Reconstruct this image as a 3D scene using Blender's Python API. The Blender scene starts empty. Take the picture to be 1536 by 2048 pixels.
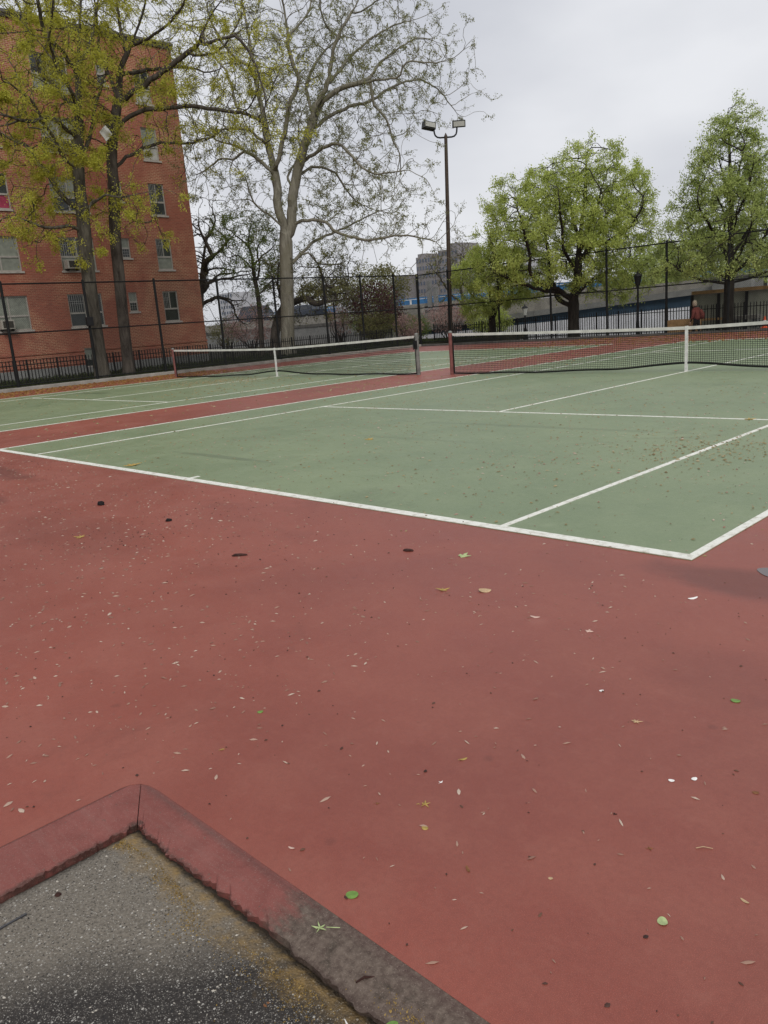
import bpy, bmesh, math, random
import numpy as np
from mathutils import Vector, Matrix
random.seed(7)
RNG = np.random.default_rng(11)
SC = bpy.context.scene
COL = SC.collection
R = math.radians

# ------------------------------------------------------------------ camera
CAM_POS = Vector((7.383, -16.136, 1.452))
def camera():
    pitch, roll, yaw = -0.2333, -0.0772, 0.8011
    f0 = Vector((-math.sin(yaw), math.cos(yaw), 0)); r0 = Vector((math.cos(yaw), math.sin(yaw), 0)); u0 = Vector((0, 0, 1))
    f = f0*math.cos(pitch) + u0*math.sin(pitch)
    u = -f0*math.sin(pitch) + u0*math.cos(pitch)
    r = r0*math.cos(roll) + u*math.sin(roll)
    u2 = -r0*math.sin(roll) + u*math.cos(roll)
    cd = bpy.data.cameras.new('camera'); co = bpy.data.objects.new('camera', cd); COL.objects.link(co)
    m = Matrix((r, u2, -f)).transposed().to_4x4(); m.translation = CAM_POS
    co.matrix_world = m
    cd.sensor_fit = 'HORIZONTAL'; cd.sensor_width = 36; cd.lens = 36*1589/1536
    cd.clip_start = 0.05; cd.clip_end = 3000
    SC.camera = co
camera()

# ------------------------------------------------------------------ world, sun, exposure
SUN_EL, SUN_AZ = R(42), R(125)
def world():
    w = bpy.data.worlds.new('World'); SC.world = w; w.use_nodes = True
    nt = w.node_tree; nt.nodes.clear()
    L = nt.links.new
    out = nt.nodes.new('ShaderNodeOutputWorld'); bg = nt.nodes.new('ShaderNodeBackground')
    sky = nt.nodes.new('ShaderNodeTexSky'); sky.sky_type = 'NISHITA'; sky.sun_disc = False
    sky.sun_elevation = SUN_EL; sky.sun_rotation = SUN_AZ; sky.dust_density = 4
    tc = nt.nodes.new('ShaderNodeTexCoord'); mp = nt.nodes.new('ShaderNodeMapping'); mp.inputs['Scale'].default_value = (1, 1, 2.2)
    mp.inputs['Location'].default_value = (0.35, 0.1, 0.2)
    no = nt.nodes.new('ShaderNodeTexNoise'); no.inputs['Scale'].default_value = 2.3; no.inputs['Detail'].default_value = 5; no.inputs['Roughness'].default_value = 0.45
    rp = nt.nodes.new('ShaderNodeValToRGB')
    rp.color_ramp.elements[0].position = 0.34; rp.color_ramp.elements[0].color = (5.1, 5.25, 5.75, 1)
    rp.color_ramp.elements[1].position = 0.66; rp.color_ramp.elements[1].color = (7.35, 7.45, 7.75, 1)
    mx = nt.nodes.new('ShaderNodeMix'); mx.data_type = 'RGBA'; mx.inputs['Factor'].default_value = 0.96   # thick cloud over the blue
    L(tc.outputs['Generated'], mp.inputs['Vector']); L(mp.outputs[0], no.inputs['Vector']); L(no.outputs['Fac'], rp.inputs[0])
    L(sky.outputs[0], mx.inputs['A']); L(rp.outputs[0], mx.inputs['B'])
    L(mx.outputs['Result'], bg.inputs['Color']); bg.inputs['Strength'].default_value = 0.1
    L(bg.outputs[0], out.inputs['Surface'])
world()
def sun():
    d = bpy.data.lights.new('sun', 'SUN'); d.energy = 1.5; d.angle = R(25); d.color = (1, 0.97, 0.93)
    o = bpy.data.objects.new('sun', d); COL.objects.link(o)
    az = SUN_AZ
    dirv = Vector((math.sin(az)*math.cos(SUN_EL), math.cos(az)*math.cos(SUN_EL), math.sin(SUN_EL)))
    o.rotation_euler = dirv.to_track_quat('Z', 'Y').to_euler()
sun()
SC.view_settings.view_transform = 'Standard'; SC.view_settings.look = 'None'
SC.view_settings.exposure = 0.18; SC.view_settings.gamma = 1.0
try: SC.view_settings.use_curve_mapping = False
except Exception: pass
SC.render.engine = 'CYCLES'
SC.cycles.use_denoising = True
SC.cycles.max_bounces = 6; SC.cycles.transparent_max_bounces = 12

# ------------------------------------------------------------------ material helpers
class NT:
    def __init__(s, name):
        s.m = bpy.data.materials.new(name); s.m.use_nodes = True
        s.t = s.m.node_tree; s.t.nodes.clear()
        s.out = s.t.nodes.new('ShaderNodeOutputMaterial'); s.b = s.t.nodes.new('ShaderNodeBsdfPrincipled')
        s.t.links.new(s.b.outputs[0], s.out.inputs['Surface'])
        s._tc = None
    def n(s, typ, **kw):
        nd = s.t.nodes.new('ShaderNode' + typ)
        for k, v in kw.items():
            if k.startswith('_'): setattr(nd, k[1:], v)
            else: s.put(nd.inputs[k.replace('__', ' ')], v)
        return nd
    def put(s, sock, v):
        if isinstance(v, bpy.types.NodeSocket): s.t.links.new(v, sock)
        else:
            if sock.type == 'RGBA' and len(v) == 3: v = (*v, 1)
            sock.default_value = v
    def obj(s):
        if s._tc is None: s._tc = s.t.nodes.new('ShaderNodeTexCoord').outputs['Object']
        return s._tc
    def noise(s, scale, detail=4, rough=0.55, vec=None, dist=0.0):
        return s.n('TexNoise', Vector=vec or s.obj(), Scale=scale, Detail=detail, Roughness=rough, Distortion=dist).outputs['Fac']
    def vor(s, scale, out='Distance', vec=None, feature='F1', rnd=1.0):
        return s.n('TexVoronoi', _feature=feature, Vector=vec or s.obj(), Scale=scale, Randomness=rnd).outputs[out]
    def ramp(s, fac, *stops, interp='LINEAR'):
        nd = s.n('ValToRGB', Fac=fac); cr = nd.color_ramp; cr.interpolation = interp
        while len(cr.elements) < len(stops): cr.elements.new(0.5)
        for e, (p, c) in zip(cr.elements, stops):
            e.position = p; e.color = (c, c, c, 1) if not hasattr(c, '__len__') else (*c, 1)
        return nd.outputs['Color']
    def mix(s, fac, a, b, mode='MIX'):
        nd = s.n('Mix', _data_type='RGBA', _blend_type=mode)
        s.put(nd.inputs['Factor'], fac); s.put(nd.inputs['A'], a); s.put(nd.inputs['B'], b)
        return nd.outputs['Result']
    def math(s, op, a, b=0.0, c=None, clamp=False):
        nd = s.n('Math', _operation=op, _use_clamp=clamp); s.put(nd.inputs[0], a); s.put(nd.inputs[1], b)
        if c is not None: s.put(nd.inputs[2], c)
        return nd.outputs[0]
    def sep(s):
        return s.n('SeparateXYZ', Vector=s.obj()).outputs
    def map(s, scale=(1, 1, 1), loc=(0, 0, 0), rot=(0, 0, 0)):
        return s.n('Mapping', Vector=s.obj(), Scale=scale, Location=loc, Rotation=rot).outputs[0]
    def bump(s, h, strength=0.3, dist=0.01):
        s.put(s.b.inputs['Normal'], s.n('Bump', Height=h, Strength=strength, Distance=dist).outputs[0])
    def done(s, col=None, rough=None, metal=None, spec=None):
        if col is not None: s.put(s.b.inputs['Base Color'], col)
        if rough is not None: s.put(s.b.inputs['Roughness'], rough)
        if metal is not None: s.put(s.b.inputs['Metallic'], metal)
        if spec is not None: s.put(s.b.inputs['Specular IOR Level'], spec)
        return s.m
MATS = {}
def simple(name, col, rough=0.6, metal=0.0, var=0.18, scale=6.0, spec=0.4, bump=0.0):
    t = NT(name)
    f = t.noise(scale, 5, 0.6)
    c = t.mix(t.ramp(f, (0.3, 0.0), (0.7, 1.0)), [v*(1-var) for v in col], [min(1, v*(1+var)) for v in col])
    if bump: t.bump(t.noise(scale*6, 4), bump, 0.01)
    MATS[name] = t.done(c, rough, metal, spec); return MATS[name]

def stain_dist(t, x0, y0, rx, ry):
    x, y, z = t.sep()
    a = t.math('DIVIDE', t.math('SUBTRACT', x, x0), rx); b = t.math('DIVIDE', t.math('SUBTRACT', y, y0), ry)
    return t.math('SQRT', t.math('ADD', t.math('MULTIPLY', a, a), t.math('MULTIPLY', b, b)))

def court_mat(name, c_lo, c_hi, c_dust, stains):
    t = NT(name)
    big = t.noise(0.33, 5, 0.6); mid = t.noise(1.9, 6, 0.62, dist=0.4); fine = t.noise(55, 3, 0.6); grit = t.noise(420, 2, 0.5)
    c = t.mix(t.ramp(big, (0.32, 0.0), (0.68, 1.0)), c_lo, c_hi)
    c = t.mix(t.math('MULTIPLY', t.ramp(mid, (0.42, 0.0), (0.72, 1.0)), 0.42), c, c_dust)
    # scuffs dragged over the paint
    sc = t.noise(1.1, 6, 0.7, vec=t.map((1.0, 7.0, 1), rot=(0, 0, 0.6)), dist=1.2)
    c = t.mix(t.math('MULTIPLY', t.ramp(sc, (0.62, 0.0), (0.74, 1.0)), 0.22), c, c_dust)
    c = t.mix(t.math('MULTIPLY', t.ramp(fine, (0.3, 1.0), (0.62, 0.0)), 0.20), c, [v*0.62 for v in c_lo])
    c = t.mix(t.math('MULTIPLY', t.ramp(grit, (0.54, 0.0), (0.68, 1.0)), 0.34), c, [min(1, v*1.7+0.03) for v in c_hi])
    spk = t.noise(16, 5, 0.75)
    c = t.mix(t.math('MULTIPLY', t.ramp(spk, (0.52, 0.0), (0.72, 1.0)), 0.25), c, c_dust)
    c = t.mix(t.math('MULTIPLY', t.ramp(spk, (0.28, 1.0), (0.45, 0.0)), 0.22), c, [v*0.7 for v in c_lo])
    mk = t.vor(1.35, 'Distance', vec=t.map((1, 1, 1), (0.4, 0.9, 0)))
    c = t.mix(t.math('MULTIPLY', t.ramp(t.math('ADD', mk, t.math('MULTIPLY', spk, 0.08)), (0.06, 1.0), (0.13, 0.0)), 0.22), c, [min(1, v*1.25) for v in c_dust])
    for ang, lx in ((0.9, 2.2), (2.3, 3.1)):
        ln = t.noise(3.4, 3, 0.5, vec=t.map((lx*9, 0.5, 1), (1.3*lx, 0.4, 0), (0, 0, ang)))
        gate = t.ramp(t.noise(0.9, 3, 0.5, vec=t.map((1, 1, 1), (lx*3, 2.0, 0))), (0.50, 0.0), (0.66, 1.0))
        c = t.mix(t.math('MULTIPLY', t.math('MULTIPLY', t.ramp(ln, (0.66, 0.0), (0.72, 1.0)), gate), 0.16), c, [min(1, v*1.15) for v in c_dust])
    # dark old drips and tree stains of their own shape
    dk = t.noise(0.62, 7, 0.68, vec=t.map((1, 1, 1), (3.1, 1.7, 0)), dist=0.8)
    dkm = t.math('MULTIPLY', t.ramp(dk, (0.60, 0.0), (0.72, 1.0)), 0.30)
    c = t.mix(dkm, c, [v*0.45 for v in c_lo])
    sp = t.vor(3.1, 'Distance', feature='F1')
    c = t.mix(t.math('MULTIPLY', t.ramp(sp, (0.03, 1.0), (0.075, 0.0)), 0.28), c, [v*0.4 for v in c_lo])
    rough = t.ramp(mid, (0.3, 0.40), (0.7, 0.56))
    wob = t.math('MULTIPLY', t.math('SUBTRACT', t.noise(2.6, 5, 0.6), 0.5), 1.1)
    for (x0, y0, rx, ry, amt) in stains:
        d = t.math('ADD', stain_dist(t, x0, y0, rx, ry), wob)
        m = t.math('MULTIPLY', t.ramp(d, (0.55, 1.0), (1.0, 0.0)), amt)
        c = t.mix(m, c, [v*0.36 for v in c_lo])
    t.bump(t.math('ADD', t.math('MULTIPLY', grit, 0.7), t.math('MULTIPLY', fine, 0.4)), 0.35, 0.004)
    MATS[name] = t.done(c, rough, 0, 0.5)
court_mat('red_court', (0.200, 0.047, 0.031), (0.288, 0.070, 0.044), (0.312, 0.116, 0.082),
          [(5.80, -12.1, 0.62, 0.26, 0.5), (-1.8, -13.6, 1.3, 0.35, 0.75), (-3.2, -12.7, 1.6, 0.25, 0.5), (1.2, -13.6, 1.4, 0.5, 0.16), (6.3, -13.2, 0.6, 0.3, 0.12)])
court_mat('green_court', (0.142, 0.194, 0.100), (0.206, 0.258, 0.136), (0.265, 0.305, 0.190),
          [(-0.9, -10.8, 1.2, 0.10, 0.40), (1.4, -7.6, 2.6, 0.10, 0.22), (0.5, -8.9, 1.4, 0.08, 0.15), (-16.6, -5.0, 1.2, 0.3, 0.4)])

def line_mat():
    t = NT('line_paint')
    w = t.noise(14, 6, 0.7); g = t.noise(260, 2, 0.5)
    c = t.mix(t.ramp(w, (0.30, 0.0), (0.52, 1.0)), (0.46, 0.44, 0.36), (0.78, 0.78, 0.71))
    c = t.mix(t.math('MULTIPLY', t.ramp(g, (0.57, 0.0), (0.68, 1.0)), 0.45), c, (0.30, 0.28, 0.22))
    MATS['line_paint'] = t.done(c, 0.6, 0, 0.3)
line_mat()

def asphalt_mat():
    t = NT('asphalt')
    x, y, z = t.sep()
    big = t.noise(2.6, 6, 0.6, dist=0.5); fine = t.noise(120, 4, 0.65)
    base = t.mix(t.ramp(fine, (0.3, 0.0), (0.7, 1.0)), (0.014, 0.0115, 0.0095), (0.040, 0.034, 0.029))
    # worn pale half towards the court corner, dark damp half nearer the gate
    w = t.math('ADD', t.math('ADD', t.math('ADD', y, t.math('MULTIPLY', x, -1.26)), 22.73), t.math('MULTIPLY', t.math('SUBTRACT', big, 0.5), 0.55))
    worn = t.ramp(t.math('ADD', w, 0.5), (0.40, 0.0), (0.74, 1.0))
    pale = t.mix(t.ramp(fine, (0.3, 0.0), (0.75, 1.0)), (0.118, 0.102, 0.080), (0.245, 0.214, 0.172))
    c = t.mix(t.math('MULTIPLY', worn, 0.9), base, pale)
    wv = t.n('VectorMath', _operation='ADD', **{'Vector': t.obj()}); 
    nz = t.n('TexNoise', Vector=t.obj(), Scale=260.0, Detail=2.0)
    t.t.links.new(t.n('VectorMath', _operation='SCALE').outputs[0], wv.inputs[1])
    scn = wv.inputs[1].links[0].from_node; t.put(scn.inputs[0], nz.outputs['Color']); scn.inputs['Scale'].default_value = 0.004
    for sc, lo, hi, col, amt, th in ((95, 0.24, 0.32, (0.44, 0.42, 0.38), 0.9, 0.90), (190, 0.26, 0.36, (0.38, 0.36, 0.32), 0.9, 0.80), (330, 0.3, 0.42, (0.27, 0.25, 0.22), 0.8, 0.62), (140, 0.3, 0.4, (0.012, 0.011, 0.011), 0.7, 0.75)):
        cellr = t.n('SeparateColor', Color=t.vor(sc, 'Color', vec=wv.outputs[0])).outputs[0]
        d = t.vor(sc, 'Distance', vec=wv.outputs[0])
        on = t.math('MULTIPLY', t.math('GREATER_THAN', cellr, th), t.ramp(d, (lo, 1.0), (hi, 0.0)))
        c = t.mix(t.math('MULTIPLY', on, amt), c, col)
    # brown algae along the court edge
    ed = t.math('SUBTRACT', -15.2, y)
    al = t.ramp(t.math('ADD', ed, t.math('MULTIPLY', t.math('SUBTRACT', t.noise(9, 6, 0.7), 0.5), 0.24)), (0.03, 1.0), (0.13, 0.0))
    dirt_crev = t.ramp(t.math('ADD', t.math('SUBTRACT', x, 5.2), t.math('MULTIPLY', t.math('SUBTRACT', t.noise(11, 6, 0.7), 0.5), 0.16)), (0.0, 1.0), (0.045, 0.0))
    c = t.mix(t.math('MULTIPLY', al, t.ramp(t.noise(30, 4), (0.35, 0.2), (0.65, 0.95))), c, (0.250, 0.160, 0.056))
    c = t.mix(t.math('MULTIPLY', dirt_crev, 0.9), c, (0.024, 0.019, 0.014))  # dirt band plus crevice shade put into the colour along the left strip
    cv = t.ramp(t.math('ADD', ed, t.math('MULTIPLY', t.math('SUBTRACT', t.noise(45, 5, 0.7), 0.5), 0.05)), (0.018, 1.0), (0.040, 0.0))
    c = t.mix(t.math('MULTIPLY', cv, 0.9), c, (0.020, 0.016, 0.012))  # dark of the broken-edge crevice painted into the colour
    t.bump(t.math('ADD', fine, t.math('MULTIPLY', t.vor(120, 'Distance'), -0.8)), 0.7, 0.006)
    MATS['asphalt'] = t.done(c, t.ramp(worn, (0, 0.55), (1, 0.85)), 0, 0.35)
asphalt_mat()

def rim_mat():
    t = NT('rim_paint')
    x, y, z = t.sep()
    n1 = t.noise(7, 6, 0.7, dist=0.6); n2 = t.noise(60, 4, 0.65)
    stre = t.noise(6, 5, 0.65, vec=t.map((0.35, 5, 1)))
    red = t.mix(t.ramp(n1, (0.3, 0.0), (0.7, 1.0)), (0.170, 0.050, 0.041), (0.245, 0.082, 0.068))
    red = t.mix(t.math('MULTIPLY', t.ramp(stre, (0.5, 0.0), (0.7, 1.0)), 0.35), red, (0.24, 0.125, 0.105))
    grey = t.mix(t.ramp(n2, (0.3, 0.0), (0.7, 1.0)), (0.055, 0.042, 0.032), (0.155, 0.125, 0.098))
    bare = t.ramp(t.math('ADD', t.math('MULTIPLY', t.math('SUBTRACT', x, 5.86), 2.6), t.math('MULTIPLY', t.noise(20, 7, 0.75, vec=t.map((0.55, 1.6, 1))), 0.9)), (0.36, 0.0), (0.66, 1.0))
    chip = t.ramp(t.noise(38, 6, 0.72), (0.635, 0.0), (0.655, 1.0))
    c = t.mix(t.math('MAXIMUM', t.math('MULTIPLY', bare, 0.93), t.math('MULTIPLY', chip, 0.75)), red, grey)
    c = t.mix(t.math('MULTIPLY', t.ramp(t.noise(18, 5, 0.7), (0.55, 0.0), (0.7, 1.0)), t.math('ADD', t.math('MULTIPLY', bare, 0.75), 0.12)), c, (0.045, 0.034, 0.024))
    # dirt that settles in the crease beside the court
    cr = t.ramp(t.math('ADD', t.math('ABSOLUTE', t.math('SUBTRACT', y, -15.088)), t.math('MULTIPLY', n2, 0.03)), (0.010, 1.0), (0.040, 0.0))
    c = t.mix(t.math('MULTIPLY', cr, 0.55), c, (0.075, 0.038, 0.033))
    lc = t.ramp(t.math('ADD', t.math('ABSOLUTE', t.math('SUBTRACT', t.math('ADD', x, t.math('MULTIPLY', t.math('SUBTRACT', t.noise(9, 5, 0.7), 0.5), 0.012)), 4.999)), t.math('MULTIPLY', t.noise(14, 5), 0.004)), (0.002, 1.0), (0.006, 0.0))
    c = t.mix(t.math('MULTIPLY', lc, 0.8), c, (0.045, 0.022, 0.018))
    wv = t.math('MULTIPLY', t.math('SUBTRACT', t.noise(40, 5, 0.7), 0.5), 0.05)
    for ax, p0, gate in ((y, -15.219, t.math('GREATER_THAN', x, 5.19)), (x, 5.213, t.math('LESS_THAN', y, -15.19))):
        ie = t.ramp(t.math('ADD', t.math('ABSOLUTE', t.math('SUBTRACT', ax, p0)), wv), (0.002, 1.0), (0.016, 0.0))
        c = t.mix(t.math('MULTIPLY', t.math('MULTIPLY', ie, gate), 0.7), c, (0.050, 0.030, 0.023))
    c = t.mix(t.math('MULTIPLY', t.ramp(t.noise(300, 2), (0.6, 0.0), (0.7, 1.0)), 0.3), c, (0.4, 0.33, 0.28))
    t.bump(t.math('ADD', n2, n1), 0.45, 0.008)
    MATS['rim_paint'] = t.done(c, 0.7, 0, 0.3)
rim_mat()

def brick_mat():
    t = NT('brick')
    x, y, z = t.sep()
    v = t.n('CombineXYZ', X=t.math('ADD', x, y), Y=z, Z=0.0).outputs[0]
    patch = t.noise(0.42, 5, 0.65, dist=0.8)
    mort = t.mix(t.ramp(patch, (0.44, 0.0), (0.60, 1.0)), (0.30, 0.155, 0.11), (0.52, 0.36, 0.22))
    br = t.n('TexBrick', _offset=0.5, Vector=v, Color1=(0.345, 0.112, 0.074), Color2=(0.225, 0.072, 0.050), Mortar=mort, Scale=1.0,
             Mortar__Size=0.013, Mortar__Smooth=0.2, Bias=0.0, Brick__Width=0.215, Row__Height=0.075)
    cl = t.noise(0.23, 4, 0.6)
    c = t.mix(t.math('MULTIPLY', t.ramp(cl, (0.35, 0.0), (0.7, 1.0)), 0.4), br.outputs['Color'], (0.365, 0.112, 0.068))
    c = t.mix(t.math('MULTIPLY', t.ramp(t.noise(1.3, 6, 0.7, vec=t.map((1, 1, 0.25))), (0.55, 0.0), (0.75, 1.0)), 0.35), c, (0.17, 0.068, 0.048))
    c = t.mix(t.math('MULTIPLY', t.ramp(t.noise(0.30, 4, 0.6, vec=t.map((1, 1, 1), (2, 5, 1))), (0.50, 0.0), (0.66, 1.0)), 0.45), c, t.mix(br.outputs['Fac'], (0.19, 0.070, 0.048), (0.34, 0.22, 0.14)))
    t.bump(t.math('SUBTRACT', 1.0, br.outputs['Fac']), 0.5, 0.01)
    MATS['brick'] = t.done(c, 0.85, 0, 0.2)
brick_mat()

def bark_mat(name, lo, hi, sx=1.0, mottled=None):
    t = NT(name)
    f = t.noise(7*sx, 6, 0.65, vec=t.map((1, 1, 0.22)), dist=0.5)
    c = t.mix(t.ramp(f, (0.32, 0.0), (0.68, 1.0)), lo, hi)
    if mottled:
        m = t.vor(2.6, 'Color', vec=t.map((1, 1, 0.55))); mm = t.n('SeparateColor', Color=m).outputs[0]
        c = t.mix(t.math('MULTIPLY', t.ramp(mm, (0.4, 0.0), (0.6, 1.0)), 0.6), c, mottled)
    t.bump(f, 0.8, 0.05)
    MATS[name] = t.done(c, 0.9, 0, 0.15)
bark_mat('bark_dark', (0.030, 0.026, 0.020), (0.140, 0.125, 0.098))
bark_mat('bark_brown', (0.028, 0.022, 0.018), (0.105, 0.090, 0.074))
bark_mat('bark_linden', (0.012, 0.010, 0.008), (0.050, 0.042, 0.034))
bark_mat('bark_plane', (0.115, 0.104, 0.080), (0.285, 0.268, 0.215), mottled=(0.180, 0.166, 0.120))

def leaf_mat(name, a, b, c2, trans=0.35):
    t = NT(name)
    rnd = t.n('Attribute', _attribute_name='rnd').outputs['Fac']
    col = t.ramp(rnd, (0.0, a), (0.55, b), (1.0, c2))
    t.put(t.b.inputs['Base Color'], col); t.b.inputs['Roughness'].default_value = 0.55; t.b.inputs['Specular IOR Level'].default_value = 0.25
    tr = t.n('BsdfTranslucent', Color=col); mx = t.n('MixShader'); mx.inputs[0].default_value = trans
    t.t.links.new(t.b.outputs[0], mx.inputs[1]); t.t.links.new(tr.outputs[0], mx.inputs[2]); t.t.links.new(mx.outputs[0], t.out.inputs['Surface'])
    MATS[name] = t.m
leaf_mat('leaf_locust', (0.320, 0.315, 0.045), (0.530, 0.520, 0.075), (0.660, 0.650, 0.130), 0.5)
leaf_mat('leaf_plane', (0.130, 0.135, 0.048), (0.250, 0.260, 0.095), (0.380, 0.380, 0.160), 0.5)
leaf_mat('leaf_linden', (0.320, 0.385, 0.085), (0.480, 0.555, 0.140), (0.600, 0.660, 0.220), 0.5)
leaf_mat('leaf_linden_dark', (0.285, 0.350, 0.100), (0.430, 0.510, 0.155), (0.550, 0.620, 0.230), 0.5)
leaf_mat('leaf_green', (0.085, 0.125, 0.026), (0.165, 0.215, 0.048), (0.250, 0.300, 0.080), 0.45)
leaf_mat('leaf_plum', (0.045, 0.016, 0.018), (0.095, 0.034, 0.036), (0.165, 0.095, 0.060))
leaf_mat('leaf_pink', (0.190, 0.120, 0.080), (0.400, 0.255, 0.225), (0.520, 0.370, 0.340))
leaf_mat('leaf_olive', (0.075, 0.075, 0.022), (0.160, 0.155, 0.048), (0.250, 0.230, 0.085), 0.4)
leaf_mat('leaf_grass', (0.018, 0.026, 0.008), (0.040, 0.055, 0.014), (0.075, 0.090, 0.026))
leaf_mat('litter_pale', (0.25, 0.13, 0.095), (0.38, 0.23, 0.17), (0.56, 0.45, 0.36), 0.1)
leaf_mat('litter_dark', (0.035, 0.018, 0.015), (0.080, 0.036, 0.026), (0.140, 0.070, 0.045), 0.0)
leaf_mat('litter_yellow', (0.17, 0.125, 0.060), (0.30, 0.235, 0.110), (0.42, 0.36, 0.22), 0.1)
leaf_mat('litter_orange', (0.13, 0.055, 0.018), (0.24, 0.115, 0.030), (0.33, 0.20, 0.06), 0.1)
leaf_mat('moss', (0.150, 0.095, 0.025), (0.310, 0.205, 0.058), (0.430, 0.300, 0.105), 0.0)

simple('iron', (0.010, 0.010, 0.011), 0.6, 0.0, 0.3, 12, 0.25)
simple('fence_black', (0.010, 0.011, 0.011), 0.65, 0.0, 0.3, 9, 0.2)
simple('wire', (0.020, 0.022, 0.021), 0.55, 0.0, 0.2, 3, 0.4)
simple('net_cord', (0.010, 0.011, 0.010), 0.75, 0.0, 0.2, 9, 0.2)
simple('net_tape', (0.56, 0.55, 0.50), 0.8, 0.0, 0.22, 5, 0.2)
simple('strap', (0.62, 0.61, 0.58), 0.7, 0.0, 0.2, 20, 0.2)
simple('post_grey', (0.17, 0.17, 0.155), 0.55, 0.3, 0.35, 7, 0.4, 0.2)
simple('post_red', (0.17, 0.060, 0.052), 0.6, 0.0, 0.3, 7, 0.4, 0.1)
simple('pole_brown', (0.060, 0.042, 0.030), 0.55, 0.2, 0.3, 4, 0.4)
simple('lamp_housing', (0.055, 0.055, 0.052), 0.5, 0.4, 0.2, 8, 0.4)
simple('concrete', (0.27, 0.255, 0.225), 0.85, 0, 0.25, 2.2, 0.2, 0.3)
simple('concrete_grey', (0.20, 0.20, 0.19), 0.85, 0, 0.22, 1.2, 0.2, 0.2)
simple('concrete_dark', (0.105, 0.10, 0.092), 0.9, 0, 0.35, 1.8, 0.2, 0.3)
simple('pavement', (0.42, 0.42, 0.42), 0.85, 0, 0.15, 1.1, 0.2, 0.1)
simple('wall_white', (0.70, 0.71, 0.75), 0.8, 0, 0.12, 1.0, 0.2)
simple('wall_blue', (0.036, 0.068, 0.105), 0.75, 0, 0.25, 1.4, 0.2)
simple('girder_blue', (0.045, 0.17, 0.36), 0.6, 0.0, 0.2, 0.6, 0.3)
simple('road', (0.07, 0.07, 0.072), 0.85, 0, 0.2, 1.5, 0.2, 0.2)
simple('soil', (0.040, 0.036, 0.022), 0.95, 0, 0.5, 2.4, 0.1, 0.5)
simple('frame_alu', (0.36, 0.34, 0.30), 0.5, 0.1, 0.15, 6, 0.4)
simple('sill_stone', (0.40, 0.37, 0.33), 0.75, 0, 0.2, 5, 0.2)
simple('grille', (0.30, 0.30, 0.28), 0.5, 0.2, 0.15, 6, 0.4)
simple('ac_case', (0.36, 0.34, 0.29), 0.55, 0, 0.15, 6, 0.4)
simple('ac_dark', (0.045, 0.04, 0.032), 0.7, 0, 0.2, 9, 0.3)
simple('wood_tan', (0.40, 0.245, 0.115), 0.7, 0, 0.25, 4, 0.2, 0.2)
simple('panel_grey', (0.27, 0.27, 0.225), 0.85, 0, 0.2, 1.3, 0.2, 0.15)
simple('roof_dark', (0.05, 0.045, 0.04), 0.8, 0, 0.3, 2, 0.2)
simple('cone_orange', (0.70, 0.10, 0.03), 0.5, 0, 0.1, 6, 0.4)
simple('white_plastic', (0.72, 0.72, 0.70), 0.45, 0, 0.08, 8, 0.4)
simple('sign_black', (0.014, 0.014, 0.014), 0.4, 0, 0.1, 8, 0.4)
simple('sign_white', (0.75, 0.75, 0.72), 0.5, 0, 0.1, 8, 0.3)
simple('tower_wall', (0.25, 0.235, 0.235), 0.9, 0, 0.12, 0.15, 0.1)
simple('tower_pale', (0.46, 0.46, 0.48), 0.9, 0, 0.1, 0.15, 0.1)  # own pale tone, plus distance haze put into the colour
simple('tower_glass', (0.105, 0.125, 0.165), 0.35, 0, 0.25, 0.3, 0.4)
simple('car_dark', (0.030, 0.038, 0.055), 0.3, 0.3, 0.1, 2, 0.5)
simple('car_silver', (0.45, 0.46, 0.47), 0.3, 0.4, 0.1, 2, 0.5)
simple('car_glass', (0.03, 0.035, 0.04), 0.08, 0, 0.1, 2, 0.5)
simple('tyre', (0.015, 0.015, 0.015), 0.85, 0, 0.2, 9, 0.2)
simple('skin', (0.42, 0.25, 0.18), 0.55, 0, 0.08, 9, 0.3)
simple('hair', (0.40, 0.33, 0.24), 0.7, 0, 0.25, 30, 0.3)
simple('jacket', (0.17, 0.050, 0.040), 0.85, 0, 0.35, 9, 0.2, 0.4)
simple('trousers', (0.012, 0.012, 0.014), 0.85, 0, 0.2, 9, 0.2)
simple('lantern_glass', (0.42, 0.42, 0.38), 0.35, 0, 0.1, 9, 0.4)
simple('leaf_fresh', (0.135, 0.245, 0.045), 0.45, 0, 0.25, 60, 0.4)
simple('leaf_pale_green', (0.36, 0.43, 0.20), 0.5, 0, 0.2, 60, 0.3)
simple('leaf_yellow', (0.36, 0.25, 0.07), 0.6, 0, 0.35, 60, 0.3)
simple('leaf_brown', (0.20, 0.085, 0.032), 0.65, 0, 0.4, 60, 0.3)
simple('leaf_tan', (0.47, 0.33, 0.19), 0.65, 0, 0.25, 60, 0.3)
simple('petal_white', (0.82, 0.80, 0.76), 0.6, 0, 0.06, 60, 0.3)
simple('petal_pink', (0.56, 0.39, 0.32), 0.6, 0, 0.25, 60, 0.3)
simple('bark_bit', (0.045, 0.020, 0.016), 0.85, 0, 0.4, 50, 0.2, 0.4)
simple('char_black', (0.012, 0.010, 0.010), 0.8, 0, 0.3, 50, 0.2, 0.4)
simple('steel_strip', (0.10, 0.10, 0.105), 0.4, 0.7, 0.3, 30, 0.5)
simple('stone_chip', (0.42, 0.385, 0.33), 0.75, 0, 0.3, 90, 0.3)
simple('curtain_pale', (0.21, 0.225, 0.185), 0.35, 0, 0.25, 4, 0.5)
simple('curtain_white', (0.40, 0.40, 0.37), 0.35, 0, 0.15, 4, 0.5)
simple('curtain_pink', (0.30, 0.035, 0.075), 0.4, 0, 0.3, 5, 0.5)
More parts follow.
